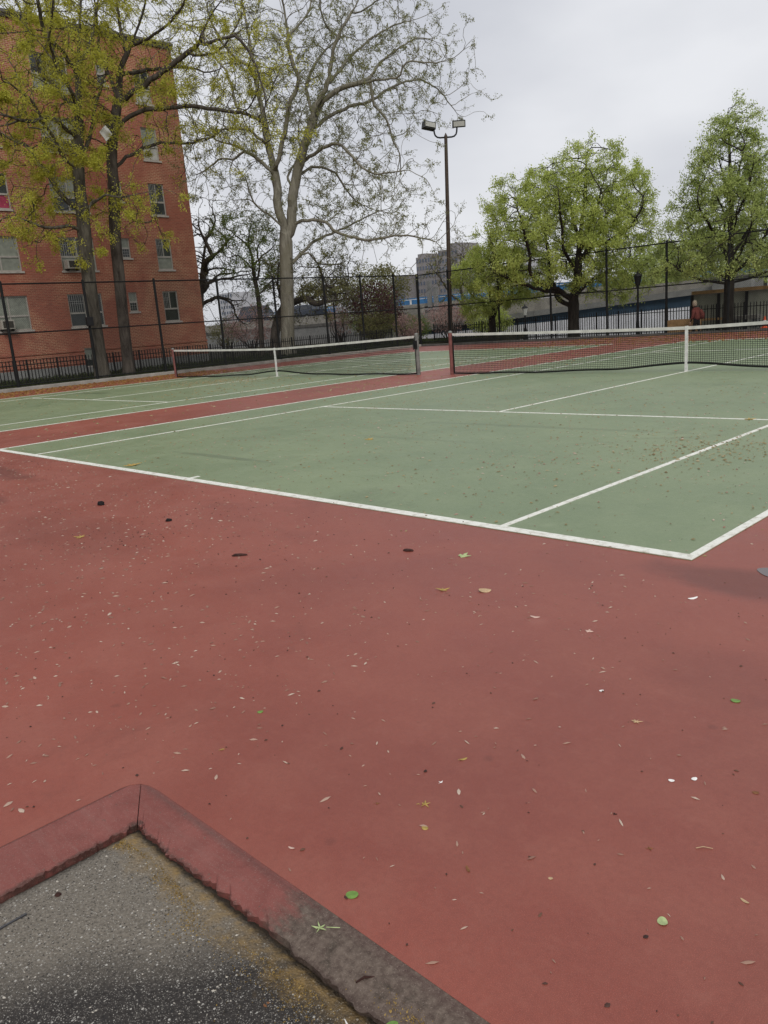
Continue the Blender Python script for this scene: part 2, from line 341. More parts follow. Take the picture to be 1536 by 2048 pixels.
def glass_mat():
    t = NT('glass_dark')
    f = t.noise(1.6, 3, 0.5, vec=t.map((1, 3.0, 1)))
    t.done(t.mix(f, (0.012, 0.016, 0.015), (0.055, 0.062, 0.058)), 0.12, 0, 0.5); MATS['glass_dark'] = t.m
    t = NT('water'); t.b.inputs['Roughness'].default_value = 0.03
    t.done((0.075, 0.05, 0.048), 0.03, 0, 0.5); MATS['water'] = t.m
glass_mat()

# ------------------------------------------------------------------ mesh helpers
def mesh_np(name, v, faces_flat, counts, smooth=False):
    me = bpy.data.meshes.new(name)
    v = np.asarray(v, np.float32); n = len(v)
    me.vertices.add(n); me.vertices.foreach_set('co', v.ravel())
    ff = np.asarray(faces_flat, np.int32).ravel(); me.loops.add(len(ff)); me.loops.foreach_set('vertex_index', ff)
    cnt = np.asarray(counts, np.int32); me.polygons.add(len(cnt))
    st = np.concatenate([[0], np.cumsum(cnt)[:-1]]).astype(np.int32)
    me.polygons.foreach_set('loop_start', st); me.polygons.foreach_set('loop_total', cnt)
    if smooth: me.polygons.foreach_set('use_smooth', np.ones(len(cnt), bool))
    me.update(calc_edges=True); me.validate(); return me
def link(name, me, mat=None, parent=None, loc=None, rot=None):
    o = bpy.data.objects.new(name, me); COL.objects.link(o)
    if mat and me is not None and len(me.materials) == 0:
        for m in (mat if isinstance(mat, (list, tuple)) else [mat]): me.materials.append(MATS[m])
    if parent: o.parent = parent
    if loc is not None: o.location = loc
    if rot is not None: o.rotation_euler = rot
    return o
def tag(o, label=None, cat=None, group=None, kind=None):
    if label: o['label'] = label
    if cat: o['category'] = cat
    if group: o['group'] = group
    if kind: o['kind'] = kind
    return o
def empty(name, loc=(0, 0, 0), rz=0.0):
    o = bpy.data.objects.new(name, None); COL.objects.link(o); o.location = loc; o.rotation_euler = (0, 0, rz)
    o.empty_display_size = 0.2
    return o
class MB:
    """collects boxes, prisms and tubes into one mesh"""
    def __init__(s): s.v = []; s.f = []
    def box(s, x0, x1, y0, y1, z0, z1):
        b = len(s.v)
        s.v += [(x0, y0, z0), (x1, y0, z0), (x1, y1, z0), (x0, y1, z0), (x0, y0, z1), (x1, y0, z1), (x1, y1, z1), (x0, y1, z1)]
        s.f += [(b, b+3, b+2, b+1), (b+4, b+5, b+6, b+7), (b, b+1, b+5, b+4), (b+1, b+2, b+6, b+5), (b+2, b+3, b+7, b+6), (b+3, b, b+4, b+7)]
        return s
    def prism(s, pts, z0, z1):      # polygon in xy, extruded
        b = len(s.v); n = len(pts)
        s.v += [(x, y, z0) for x, y in pts] + [(x, y, z1) for x, y in pts]
        s.f += [tuple(b+i for i in reversed(range(n))), tuple(b+n+i for i in range(n))]
        s.f += [(b+i, b+(i+1) % n, b+n+(i+1) % n, b+n+i) for i in range(n)]
        return s
    def tube(s, pts, rad, k=8, cap=True):
        pts = [Vector(p) for p in pts]; n = len(pts)
        rs = rad if hasattr(rad, '__len__') else [rad]*n
        b = len(s.v); ref = None
        for i, p in enumerate(pts):
            d = (pts[min(i+1, n-1)] - pts[max(i-1, 0)]).normalized()
            if ref is None: ref = Vector((0, 0, 1)) if abs(d.z) < 0.9 else Vector((1, 0, 0))
            a = d.cross(ref).normalized(); c = d.cross(a).normalized(); ref = -c.cross(d) if False else ref
            for j in range(k):
                t = 2*math.pi*j/k; q = p + (a*math.cos(t) + c*math.sin(t))*rs[i]; s.v.append(tuple(q))
        for i in range(n-1):
            for j in range(k):
                j2 = (j+1) % k; s.f.append((b+i*k+j, b+(i+1)*k+j, b+(i+1)*k+j2, b+i*k+j2))
        if cap:
            s.f.append(tuple(b+j for j in range(k))); s.f.append(tuple(b+(n-1)*k+j for j in reversed(range(k))))
        return s
    def lathe(s, prof, k=12, c=(0, 0, 0)):
        b = len(s.v); n = len(prof)
        for r, z in prof:
            for j in range(k):
                t = 2*math.pi*j/k; s.v.append((c[0]+r*math.cos(t), c[1]+r*math.sin(t), c[2]+z))
        for i in range(n-1):
            for j in range(k):
                j2 = (j+1) % k; s.f.append((b+i*k+j, b+i*k+j2, b+(i+1)*k+j2, b+(i+1)*k+j))
        s.f.append(tuple(b+j for j in reversed(range(k)))); s.f.append(tuple(b+(n-1)*k+j for j in range(k)))
        return s
    def mesh(s, name, smooth=False, bevel=0.0):
        me = bpy.data.meshes.new(name); me.from_pydata(s.v, [], s.f)
        if bevel:
            bm = bmesh.new(); bm.from_mesh(me); bmesh.ops.bevel(bm, geom=bm.edges[:], offset=bevel, segments=2, affect='EDGES', profile=0.6); bm.to_mesh(me); bm.free()
        if smooth: me.polygons.foreach_set('use_smooth', [True]*len(me.polygons))
        me.update(); return me
    def build(s, name, mat, parent=None, loc=None, rot=None, smooth=False, bevel=0.0):
        return link(name, s.mesh(name, smooth, bevel), mat, parent, loc, rot)
def box(*a): return MB().box(*a)

# ================================================================== THE SETTING
CX, CY = -23.4, 17.6            # the fence corner beyond the left court
def ground():
    n = 40; xs = np.concatenate([np.linspace(-900, -60, 12), np.linspace(-55, 25, 41), np.linspace(40, 900, 12)]); ys = xs + 8
    gx, gy = np.meshgrid(xs, ys); z = np.full(gx.shape, -0.34)
    v = np.stack([gx.ravel(), gy.ravel(), z.ravel()], 1); w = len(xs)
    f = [(j*w+i, j*w+i+1, (j+1)*w+i+1, (j+1)*w+i) for j in range(len(ys)-1) for i in range(w-1)]
    tag(link('ground', mesh_np('ground', v, f, [4]*len(f)), 'soil'), 'dark earth and lawn ground beyond the courts', 'ground', kind='structure')
    # red acrylic slab with the asphalt notch cut out of its near corner
    x0, x1, y0, y1 = CX+0.28, 14.0, -24.0, CY-0.28
    o = MB().prism([(x0, y0), (4.995, y0), (4.995, -15.150), (5.003, -15.118), (5.024, -15.094), (5.060, -15.080), (5.11, -15.075), (x1, -15.075), (x1, y1), (x0, y1)], -0.33, 0.0).build('court_slab', 'red_court')
    tag(o, 'brick red painted tennis court surround with scattered seeds', 'court', kind='structure')
ground()

def court(cx, label):
    g = box(cx-5.485, cx+5.485, -11.885, 11.885, -0.02, 0.004).build('court_surface', 'green_court')
    g['kind'] = 'structure'; g['label'] = label; g['category'] = 'court'
    z0, z1 = 0.0042, 0.008
    def ln(x0, x1, y0, y1):
        MB().box(x0, x1, y0, y1, z0, z1).build('painted_line', 'line_paint', g)
    w = 0.05
    ln(cx-5.485, cx+5.485, -11.885, -11.795); ln(cx-5.485, cx+5.485, 11.795, 11.885)
    for s in (-1, 1):
        xo = cx+s*5.485; xi = xo-s*w*1.1; ln(min(xo, xi), max(xo, xi), -11.795, 11.795)
        xo = cx+s*4.115; xi = xo-s*w; ln(min(xo, xi), max(xo, xi), -11.795, 11.795)
    for s in (-1, 1):
        ln(cx-4.065, cx+4.065, s*6.40-w/2, s*6.40+w/2)
    ln(cx-w/2, cx+w/2, -6.375, 6.375)
    ln(cx-w/2, cx+w/2, -11.795, -11.69); ln(cx-w/2, cx+w/2, 11.69, 11.795)
CBX = -13.79
court(0.0, 'near green tennis court with white lines'); court(CBX, 'green tennis court on the left beside the brick building')

def jag(n, amp, seed):
    r = np.random.default_rng(seed); a = np.zeros(n)
    for o in range(1, 7):
        k = max(2, int(n/2**(6-o))); a += np.interp(np.linspace(0, 1, n), np.linspace(0, 1, k), r.normal(0, 1, k))*amp*(0.16 if o <= 2 else 0.42 if o <= 4 else 0.34)
    return a
def rims():
    # two paint-covered concrete edge strips that dip to the asphalt, cracked apart at their mitred corner
    def strip(name, outer, inner, zi, label, seed, edge):
        n = len(outer); rows = [0, 0.12, 0.3, 0.5, 0.7, 0.85, 0.94, 1.0]; v = []; rr = np.random.default_rng(seed)
        def zz(t): return -0.0007 + zi*t*t
        for t in rows:
            k = max(0.0, (t-0.7)/0.3)              # only the outermost band follows the broken edge
            for i in range(n):
                p = np.array(outer[i])*(1-t)+np.array(inner[i])*t + edge[i]*k
                v.append((p[0], p[1], zz(t)+(rr.normal(0, 0.0005) if t else 0)))
        m = len(rows)
        f = [(j*n+i, j*n+i+1, (j+1)*n+i+1, (j+1)*n+i) for j in range(m-1) for i in range(n-1)]
        b0 = len(v)                                # separate, undercut broken face down to the asphalt
        for t, d in ((1.0, 0.0), (0.985, 0.012), (0.95, 0.07)):
            for i in range(n):
                p = np.array(outer[i])*(1-t)+np.array(inner[i])*t + edge[i]*(1 if d == 0 else 0.8)
                v.append((p[0]+(rr.normal(0, 0.0015) if d else 0), p[1]+(rr.normal(0, 0.0015) if d else 0), zz(1)-d))
        f += [(b0+j*n+i, b0+j*n+i+1, b0+(j+1)*n+i+1, b0+(j+1)*n+i) for j in range(2) for i in range(n-1)]
        f = [tuple(reversed(q)) for q in f]
        o = link(name, mesh_np(name, v, f, [4]*len(f), False), 'rim_paint'); tag(o, label, 'kerb', kind='structure')
        return o
    n = 420
    t = np.linspace(0, 1, n)**1.5
    ox = 4.994+t*8.9; oy = np.full(n, -15.072)
    ix = 5.215+t*8.75; iy = -15.208 - 0.014*np.minimum(1, t*6); e = np.stack([0*t, jag(n, 0.012, 3)*np.minimum(1, np.arange(n)/14)], 1)
    strip('edge_strip', list(zip(ox, oy)), list(zip(ix, iy)), -0.012, 'worn red edge strip along the asphalt, turning grey to the right', 1, e)
    ox = np.full(n, 4.992); oy = -15.0728-t*8.8
    ix = 5.2125 + 0.004*np.minimum(1, t*8); e = np.stack([jag(n, 0.011, 4)*np.minimum(1, np.arange(n)/14), 0*t], 1); iy = -15.2095-t*8.7
    v = list(zip(ox, oy)); w = list(zip(ix, iy))
    strip('edge_strip', v[::-1], w[::-1], -0.010, 'red painted edge strip left of the asphalt corner', 2, e[::-1])
    # asphalt pad
    m = 90; xs = 5.0+np.linspace(0, 1, m)**1.6*9.0; ys = -15.10-np.linspace(0, 1, m)**1.6*8.9
    gx, gy = np.meshgrid(xs, ys); rr = np.random.default_rng(5)
    d = np.minimum(gx-5.2, -15.2-gy)
    gz = -0.019 - 0.024*np.exp(-np.maximum(d, 0)/0.020) + rr.normal(0, 0.0012, gx.shape)
    v = np.stack([gx.ravel(), gy.ravel(), gz.ravel()], 1)
    f = [(j*m+i, (j+1)*m+i, (j+1)*m+i+1, j*m+i+1) for j in range(m-1) for i in range(m-1)]
    tag(link('asphalt_pavement', mesh_np('asphalt_pavement', v, f, [4]*len(f), True), 'asphalt'), 'speckled grey asphalt pad in the near corner', 'pavement', kind='structure')
rims()

def setting_rest():
    # lawn bank left of the court, kerbs, pale pavement beyond the far fence
    tag(box(-70, CX-0.16, -30, 40, -0.33, 0.10).build('lawn', 'soil'), 'shaded lawn strip behind the left fence', 'lawn', kind='structure')
    k = MB()
    tag(box(CX-0.16, CX+0.28, -24, CY-0.285, -0.33, 0.13).build('kerb', 'concrete', bevel=0.02), 'low concrete kerb under the left chain link fence', 'kerb', kind='structure')
    tag(box(CX-0.16, 14, CY-0.28, CY+0.16, -0.33, 0.10).build('kerb', 'concrete_dark', bevel=0.02), 'low dark kerb under the far chain link fence', 'kerb', kind='structure')
    tag(box(CX-0.1, 20, 21.6, 27.6, -0.339, -0.26).build('pavement', 'pavement'), 'pale concrete pavement beyond the far fence', 'pavement', kind='structure')
    tag(box(-140, -34.6, 30.6, 43, -0.33, 2.15).build('road', 'road'), 'raised road behind the concrete retaining wall', 'road', kind='structure')
    pts = []
    rr = random.Random(4)
    for i in range(48):
        a = 2*math.pi*i/48; r = 1+0.03*math.sin(3*a+1)+0.02*math.sin(5*a)
        pts.append((6.20+0.37*r*math.cos(a), -11.87+0.12*r*math.sin(a)))
    tag(MB().prism(pts, 0.0005, 0.003).build('puddle', 'water'), 'shallow rain puddle beside the near court corner', 'puddle', kind='structure')
setting_rest()

# ================================================================== NETS
def net(cx, label, red_posts):
    H_POST, H_MID, HALF = 1.07, 0.914, 6.30
    root = tag(empty('tennis_net', (cx, 0, 0)), label, 'net', 'tennis nets')
    def top(x): return H_MID + (H_POST-0.02-H_MID)*(abs(x)/HALF)**1.25
    def bot(x):
        a = abs(x); return 0.02 + 0.150*math.exp(-(a/1.5)**1.25) + 0.008*math.sin(a*3.1)
    def sway(x, z): return 0.035*math.sin(x*1.7+z*2)*(1-z)+0.02*math.sin(x*5.3)*(1-z)
    for s, mt in ((-1, red_posts[0]), (1, red_posts[1])):
        x = s*HALF
        p = MB().tube([(x, 0, -0.02), (x, 0, H_POST)], 0.052, 14).build('post', mt, root, smooth=False)
        MB().lathe([(0.056, 0), (0.056, 0.02), (0.040, 0.045), (0.012, 0.055)], 14, (x, 0, H_POST-0.005)).build('cap', 'post_grey', p)
        if s > 0:
            w = MB().box(x-0.05, x+0.05, -0.11, -0.045, 0.70, 0.92); w.tube([(x, -0.10, 0.80), (x+0.02, -0.17, 0.80), (x+0.03, -0.18, 0.68)], 0.012, 6)
            w.build('winch', 'fence_black', p)
    xs = np.linspace(-HALF+0.07, HALF-0.07, 121)
    n = len(xs); v = []; f = []
    for x in xs:
        zt = top(x)
        v += [(x, -0.012, zt), (x, 0.012, zt), (x, 0.014, zt-0.062), (x, -0.014, zt-0.062)]
    for i in range(n-1):
        for j in range(4):
            f.append((i*4+j, i*4+(j+1) % 4, (i+1)*4+(j+1) % 4, (i+1)*4+j))
    me = bpy.data.meshes.new('top_band'); me.from_pydata(v, [], f); link('top_band', me, 'net_tape', root)
    MB().tube([(x, sway(x, 0.05), bot(x)+0.012) for x in xs], 0.022, 6).build('bottom_cord', 'net_cord', root)
    for s in (-1, 1):
        x = s*(HALF-0.075); MB().tube([(x, 0, bot(x)), (x, 0.0, top(x)-0.03)], 0.018, 6).build('side_cord', 'net_cord', root)
    MB().box(-0.028, 0.028, -0.02, 0.02, 0.0, H_MID+0.01).build('center_strap', 'strap', root)
    # netting
    cell = 0.045; hw = 0.0040
    V = []; F = []
    zs_n = 20
    def seg(p, q, du, dv):
        b = len(V)
        for c in (p, q):
            V.append((c[0]-du[0], c[1]-du[1], c[2]-du[2])); V.append((c[0]+dv[0], c[1]+dv[1], c[2]+dv[2])); V.append((c[0]+du[0], c[1]+du[1], c[2]+du[2])); V.append((c[0]-dv[0], c[1]-dv[1], c[2]-dv[2]))
        for j in range(4): F.append((b+j, b+(j+1) % 4, b+4+(j+1) % 4, b+4+j))
    gx = np.arange(-HALF+0.10, HALF-0.09, cell)
    for x in gx:
        zt, zb = top(x)-0.05, bot(x); prev = None
        for k in range(5):
            z = zb+(zt-zb)*k/4; q = (x, sway(x, z), z)
            if prev: seg(prev, q, (hw, 0, 0), (0, hw, 0))
            prev = q
    gx2 = np.arange(-HALF+0.10, HALF-0.09, 0.18)
    for k in range(1, zs_n):
        prev = None
        for x in gx2:
            zt, zb = top(x)-0.05, bot(x); z = zb+(zt-zb)*k/zs_n; q = (x, sway(x, z), z)
            if prev: seg(prev, q, (0, 0, hw), (0, hw, 0))
            prev = q
    me = bpy.data.meshes.new('netting'); me.from_pydata(V, [], F); o = link('netting', me, 'net_cord', root); o['kind'] = 'stuff'
net(0.0, 'near tennis net with white tape, running off the right side', ('post_red', 'post_grey'))
net(CBX, 'farther tennis net in front of the brick building', ('post_red', 'post_grey'))

# ================================================================== FENCES
FH = 3.86
def wire_mesh(length, z0, z1, pitch=0.0755, hw=0.0020):
    """two families of crossing diagonal wires in the local xz plane"""
    V = []; F = []; H = z1-z0
    for sgn in (1, -1):
        k = -int(H/pitch)-1
        while k*pitch < length:
            a = k*pitch; k += 1
            t0 = max(0, -a); t1 = min(H, length-a)
            if t1-t0 < 0.02: continue
            x0, x1 = a+t0, a+t1
            za, zb = (z0+t0, z0+t1) if sgn > 0 else (z1-t0, z1-t1)
            b = len(V); yo = 0.003*sgn; nx, nz = (0.7071, -0.7071*sgn)
            for (x, z) in ((x0, za), (x1, zb)):
                V.extend([(x+nx*hw, yo, z+nz*hw), (x-nx*hw, yo, z-nz*hw), (x, yo+hw*1.6, z)])
            F.extend([(b, b+1, b+4, b+3), (b+1, b+2, b+5, b+4), (b+2, b, b+3, b+5)])
    return V, F
def chain_link(loc, rz, length, posts, label, corner=False):
    root = tag(empty('chain_link_fence', loc, rz), label, 'fence', 'chain link fences round the courts')
    pm = MB().tube([(0, 0, 0), (0, 0, FH+0.02)], 0.052, 10).lathe([(0.048, 0), (0.046, 0.03), (0.02, 0.055)], 10, (0, 0, FH+0.02)).mesh('post')
    pm.materials.append(MATS['fence_black'])
    for x in posts: link('post', pm, None, root, (x, 0.06, 0.02))
    if corner: MB().tube([(0, 0, 0.02), (0, 0, FH+0.06)], 0.075, 12).build('corner_post', 'fence_black', root)
    for z, r in ((FH-0.02, 0.028), (2.08, 0.024), (0.22, 0.024)):
        MB().tube([(0, 0.02, z), (length, 0.02, z)], r, 8).build('rail', 'fence_black', root)
    V, F = wire_mesh(length, 0.14, FH)
    me = bpy.data.meshes.new('wire_mesh'); me.from_pydata(V, [], F); o = link('wire_mesh', me, 'wire', root); o['kind'] = 'stuff'
# left fence runs along -Y from the corner, far fence along +X
yl = [1.45, 4.5, 7.6, 10.7, 13.2, 15.65]
chain_link((CX, CY, 0), -math.pi/2, 26.0, [CY-y for y in yl[::-1]] + [CY+1.6, CY+4.7, CY+7.8], 'tall black chain link fence in front of the brick building')
chain_link((CX, CY, 0), 0.0, 30.0, [2.15, 5.45, 8.55, 11.55, 14.4, 17.05, 19.9, 22.9, 26, 29], 'tall black chain link fence along the far end', corner=True)

def iron_fence(loc, rz, length, z0, h, label):
    root = tag(empty('iron_fence', loc, rz), label, 'fence', 'low iron picket fences')
    pk = MB().box(-0.015, 0.015, -0.012, 0.012, 0.04, h); pk.lathe([(0.022, 0), (0.020, 0.03), (0.003, 0.085)], 4, (0, 0, h))
    pk = pk.mesh('picket'); pk.materials.append(MATS['iron'])
    ps = MB().box(-0.030, 0.030, -0.030, 0.030, -0.05, h+0.04).lathe([(0.036, 0), (0.036, 0.02), (0.01, 0.05)], 8, (0, 0, h+0.04)).mesh('post'); ps.materials.append(MATS['iron'])
    n = int(length/0.135); rr = random.Random(int(length*10))
    for i in range(n+1):
        x = i*0.135
        if i % 9 == 0: link('post', ps, None, root, (x, 0, z0))
        else: link('picket', pk, None, root, (x, 0, z0+rr.uniform(-0.004, 0.004)), (rr.gauss(0, 0.006), rr.gauss(0, 0.008), 0))
    for z in (0.13, h-0.12):
        MB().box(0, n*0.135, -0.006, 0.006, z-0.016, z+0.016).build('rail', 'iron', root, (0, 0, z0))
iron_fence((CX-1.75, CY-0.5, 0), -math.pi/2, 22.4, 0.10, 0.92, 'low black picket fence between the tree trunks and the brick building')
iron_fence((CX-1.7, 20.7, 0), 0.0, 20.4, -0.33, 1.40, 'low black picket fence in front of the white and blue wall')

# ================================================================== BRICK BUILDING
BX, BY1, BY0, BZ0, BZ1 = -31.0, 8.56, -13.0, 0.05, 15.95
def building():
    root = tag(empty('brick_building', (0, 0, 0)), 'red brick apartment building with barred windows behind the left court', 'building')
    cols = {'right': (6.24, 7.12), 'small': (4.31, 4.78), 'mid': (1.15, 2.88), 'left': (-2.45, -0.75), 'edge': (-6.9, -5.2)}
    sills = [2.37, 4.98, 7.66, 10.30, 12.93]
    ops = []
    for r, zs in enumerate(sills):
        for c, (a, b) in cols.items():
            z0, z1 = (zs+0.58, zs+1.53) if c == 'small' else (zs, zs+1.53)
            ops.append((a, b, z0, z1, c, r))
    ops.append((1.56, 2.15, 0.42, 1.34, 'cellar', -1))
    ys = sorted({BY0, BY1, *[o[0] for o in ops], *[o[1] for o in ops]}); zs = sorted({0.55, BZ1-0.3, *[o[2] for o in ops], *[o[3] for o in ops]})
    V = []; F = []; D = 0.16
    def quad(*p):
        b = len(V); V.extend(p); F.append((b, b+1, b+2, b+3))
    for i in range(len(ys)-1):
        for j in range(len(zs)-1):
            ym, zm = (ys[i]+ys[i+1])/2, (zs[j]+zs[j+1])/2
            if any(o[0] < ym < o[1] and o[2] < zm < o[3] for o in ops): continue
            quad((BX, ys[i], zs[j]), (BX, ys[i+1], zs[j]), (BX, ys[i+1], zs[j+1]), (BX, ys[i], zs[j+1]))
    for a, b, z0, z1, c, r in ops:
        quad((BX, a, z0), (BX-D, a, z0), (BX-D, a, z1), (BX, a, z1)); quad((BX, b, z1), (BX-D, b, z1), (BX-D, b, z0), (BX, b, z0))
        quad((BX, a, z1), (BX-D, a, z1), (BX-D, b, z1), (BX, b, z1)); quad((BX, b, z0), (BX-D, b, z0), (BX-D, a, z0), (BX, a, z0))
    X1 = BX-14
    quad((BX, BY1, 0.55), (X1, BY1, 0.55), (X1, BY1, BZ1-0.3), (BX, BY1, BZ1-0.3)); quad((X1, BY0, 0.55), (BX, BY0, 0.55), (BX, BY0, BZ1-0.3), (X1, BY0, BZ1-0.3))
    quad((X1, BY1, 0.55), (X1, BY0, 0.55), (X1, BY0, BZ1-0.3), (X1, BY1, BZ1-0.3))
    me = bpy.data.meshes.new('wall'); me.from_pydata(V, [], F); wall = link('wall', me, 'brick', root)
    # corbelled brick courses near the foot
    for k, z in enumerate((0.62, 0.82, 1.02, 1.20)):
        m = MB()
        for a, b in ((BY0, 1.555), (2.155, BY1+0.03)): m.box(BX+0.002, BX+0.045, a, b, z, z+0.10)
        m.build('brick_course', 'brick', wall)
    m = MB().box(BX-13.9, BX+0.03, BY0, 1.555, BZ0, 0.545).box(BX-13.9, BX+0.03, 2.155, BY1+0.02, BZ0, 0.545).box(BX-0.16, BX+0.03, 1.555, 2.155, BZ0, 0.415)
    m.build('plinth', 'concrete_grey', root)
    box(X1-0.06, BX+0.07, BY0-0.06, BY1+0.07, BZ1-0.295, BZ1-0.12).build('cornice', 'roof_dark', root)
    box(X1-0.10, BX+0.11, BY0-0.10, BY1+0.11, BZ1-0.118, BZ1).build('roof', 'concrete_dark', root)
    MB().tube([(BX-1.2, 4.2, BZ1+0.002), (BX-1.2, 4.2, BZ1+0.65)], 0.09, 8).build('vent_pipe', 'iron', root)
    rr = random.Random(3)
    def window(a, b, z0, z1, c, r):
        x = BX-0.09; fw = 0.055; w = b-a; h = z1-z0; zr = z0+h*(0.42 if c != 'small' else 0.5)
        fr = MB().box(x-0.03, x+0.035, a, a+fw, z0, z1).box(x-0.03, x+0.035, b-fw, b, z0, z1).box(x-0.028, x+0.033, a+fw, b-fw, z1-fw, z1).box(x-0.028, x+0.033, a+fw, b-fw, z0, z0+fw)
        fr.box(x-0.028, x+0.038, a+fw, b-fw, zr-0.04, zr+0.04)
        big = c in ('mid', 'left', 'edge')
        ym = a+w*0.48
        if big: fr.box(x-0.026, x+0.032, ym-0.03, ym+0.03, z0+fw, zr-0.04); fr.box(x-0.026, x+0.032, ym-0.03, ym+0.03, zr+0.04, z1-fw)
        elif c == 'right': fr.box(x-0.026, x+0.030, ym-0.018, ym+0.018, zr+0.04, z1-fw)
        win = fr.build('window', 'frame_alu', root)
        if c == 'left': up, lo = ('curtain_pale', 'curtain_pale') if r != 2 else ('glass_dark', 'curtain_pink')
        else: up, lo = rr.choice([('glass_dark', 'glass_dark'), ('glass_dark', 'curtain_pale'), ('curtain_pale', 'glass_dark')])
        if c == 'right': up, lo = [('glass_dark', 'glass_dark'), ('glass_dark', 'curtain_pale'), ('glass_dark', 'glass_dark'), ('curtain_pale', 'curtain_white'), ('glass_dark', 'curtain_white')][r]
        if c == 'mid' and r == 0: up, lo = 'glass_dark', 'glass_dark'
        splits = [(a+fw, ym-0.03), (ym+0.03, b-fw)] if big else ([(a+fw, ym-0.018), (ym+0.018, b-fw)] if c == 'right' else [(a+fw, b-fw)])
        for (p, q) in splits: box(x-0.012, x-0.004, p, q, zr+0.04, z1-fw).build('pane', up, win)
        for (p, q) in (splits if big else [(a+fw, b-fw)]): box(x-0.006, x+0.002, p, q, z0+fw, zr-0.04).build('pane', lo, win)
        if c != 'cellar': box(BX-0.09, BX+0.06, a-0.07, b+0.07, z0-0.085, z0-0.002).build('sill', 'sill_stone', win)
        if c in ('mid', 'right') and r < 3:
            p, q = splits[0]; g = MB(); n = 7 if big else 4
            for k in range(n): yy = p+(q-p)*(k+0.5)/n; g.box(x+0.042, x+0.056, yy-0.009, yy+0.009, zr+0.03, z1-0.03)
            for zz in (0.5, 0.62): zc = zr+(z1-zr)*zz; g.box(x+0.043, x+0.055, p, q, zc-0.009, zc+0.009)
            g.build('security_grille', 'grille', win)
        if c == 'small': 
            g = MB(); 
            for k in range(2): yy = a+fw+(w-2*fw)*(k+1)/3; g.box(x+0.01, x+0.02, yy-0.006, yy+0.006, z0+fw, zr-0.04)
            for k in range(2): zz = z0+fw+(zr-0.04-z0-fw)*(k+1)/3; g.box(x+0.009, x+0.019, a+fw, b-fw, zz-0.006, zz+0.006)
            g.build('security_grille', 'grille', win)
    for o in ops: window(*o)
    def ac(y, z, label):
        r = tag(empty('air_conditioner', (BX-0.05, y, z)), label, 'air conditioner', 'air conditioners in the windows')
        box(0, 0.42, -0.30, 0.30, 0, 0.40).build('casing', 'ac_case', r, bevel=0.012)
        box(0.421, 0.430, -0.22, 0.24, 0.05, 0.35).build('grille', 'ac_dark', r)
        MB().box(0.02, 0.40, -0.25, -0.22, -0.09, -0.002).box(0.02, 0.40, 0.22, 0.25, -0.09, -0.002).build('bracket', 'iron', r)
    ac(1.55, sills[1]+0.07, 'boxy window air conditioner in the second row up, left of the trunk')
    ac(-1.95, sills[0]+0.07, 'window air conditioner at the left edge in the lowest row')
    ac(2.05, sills[3]+0.07, 'window air conditioner high up behind the yellow-green foliage')
building()

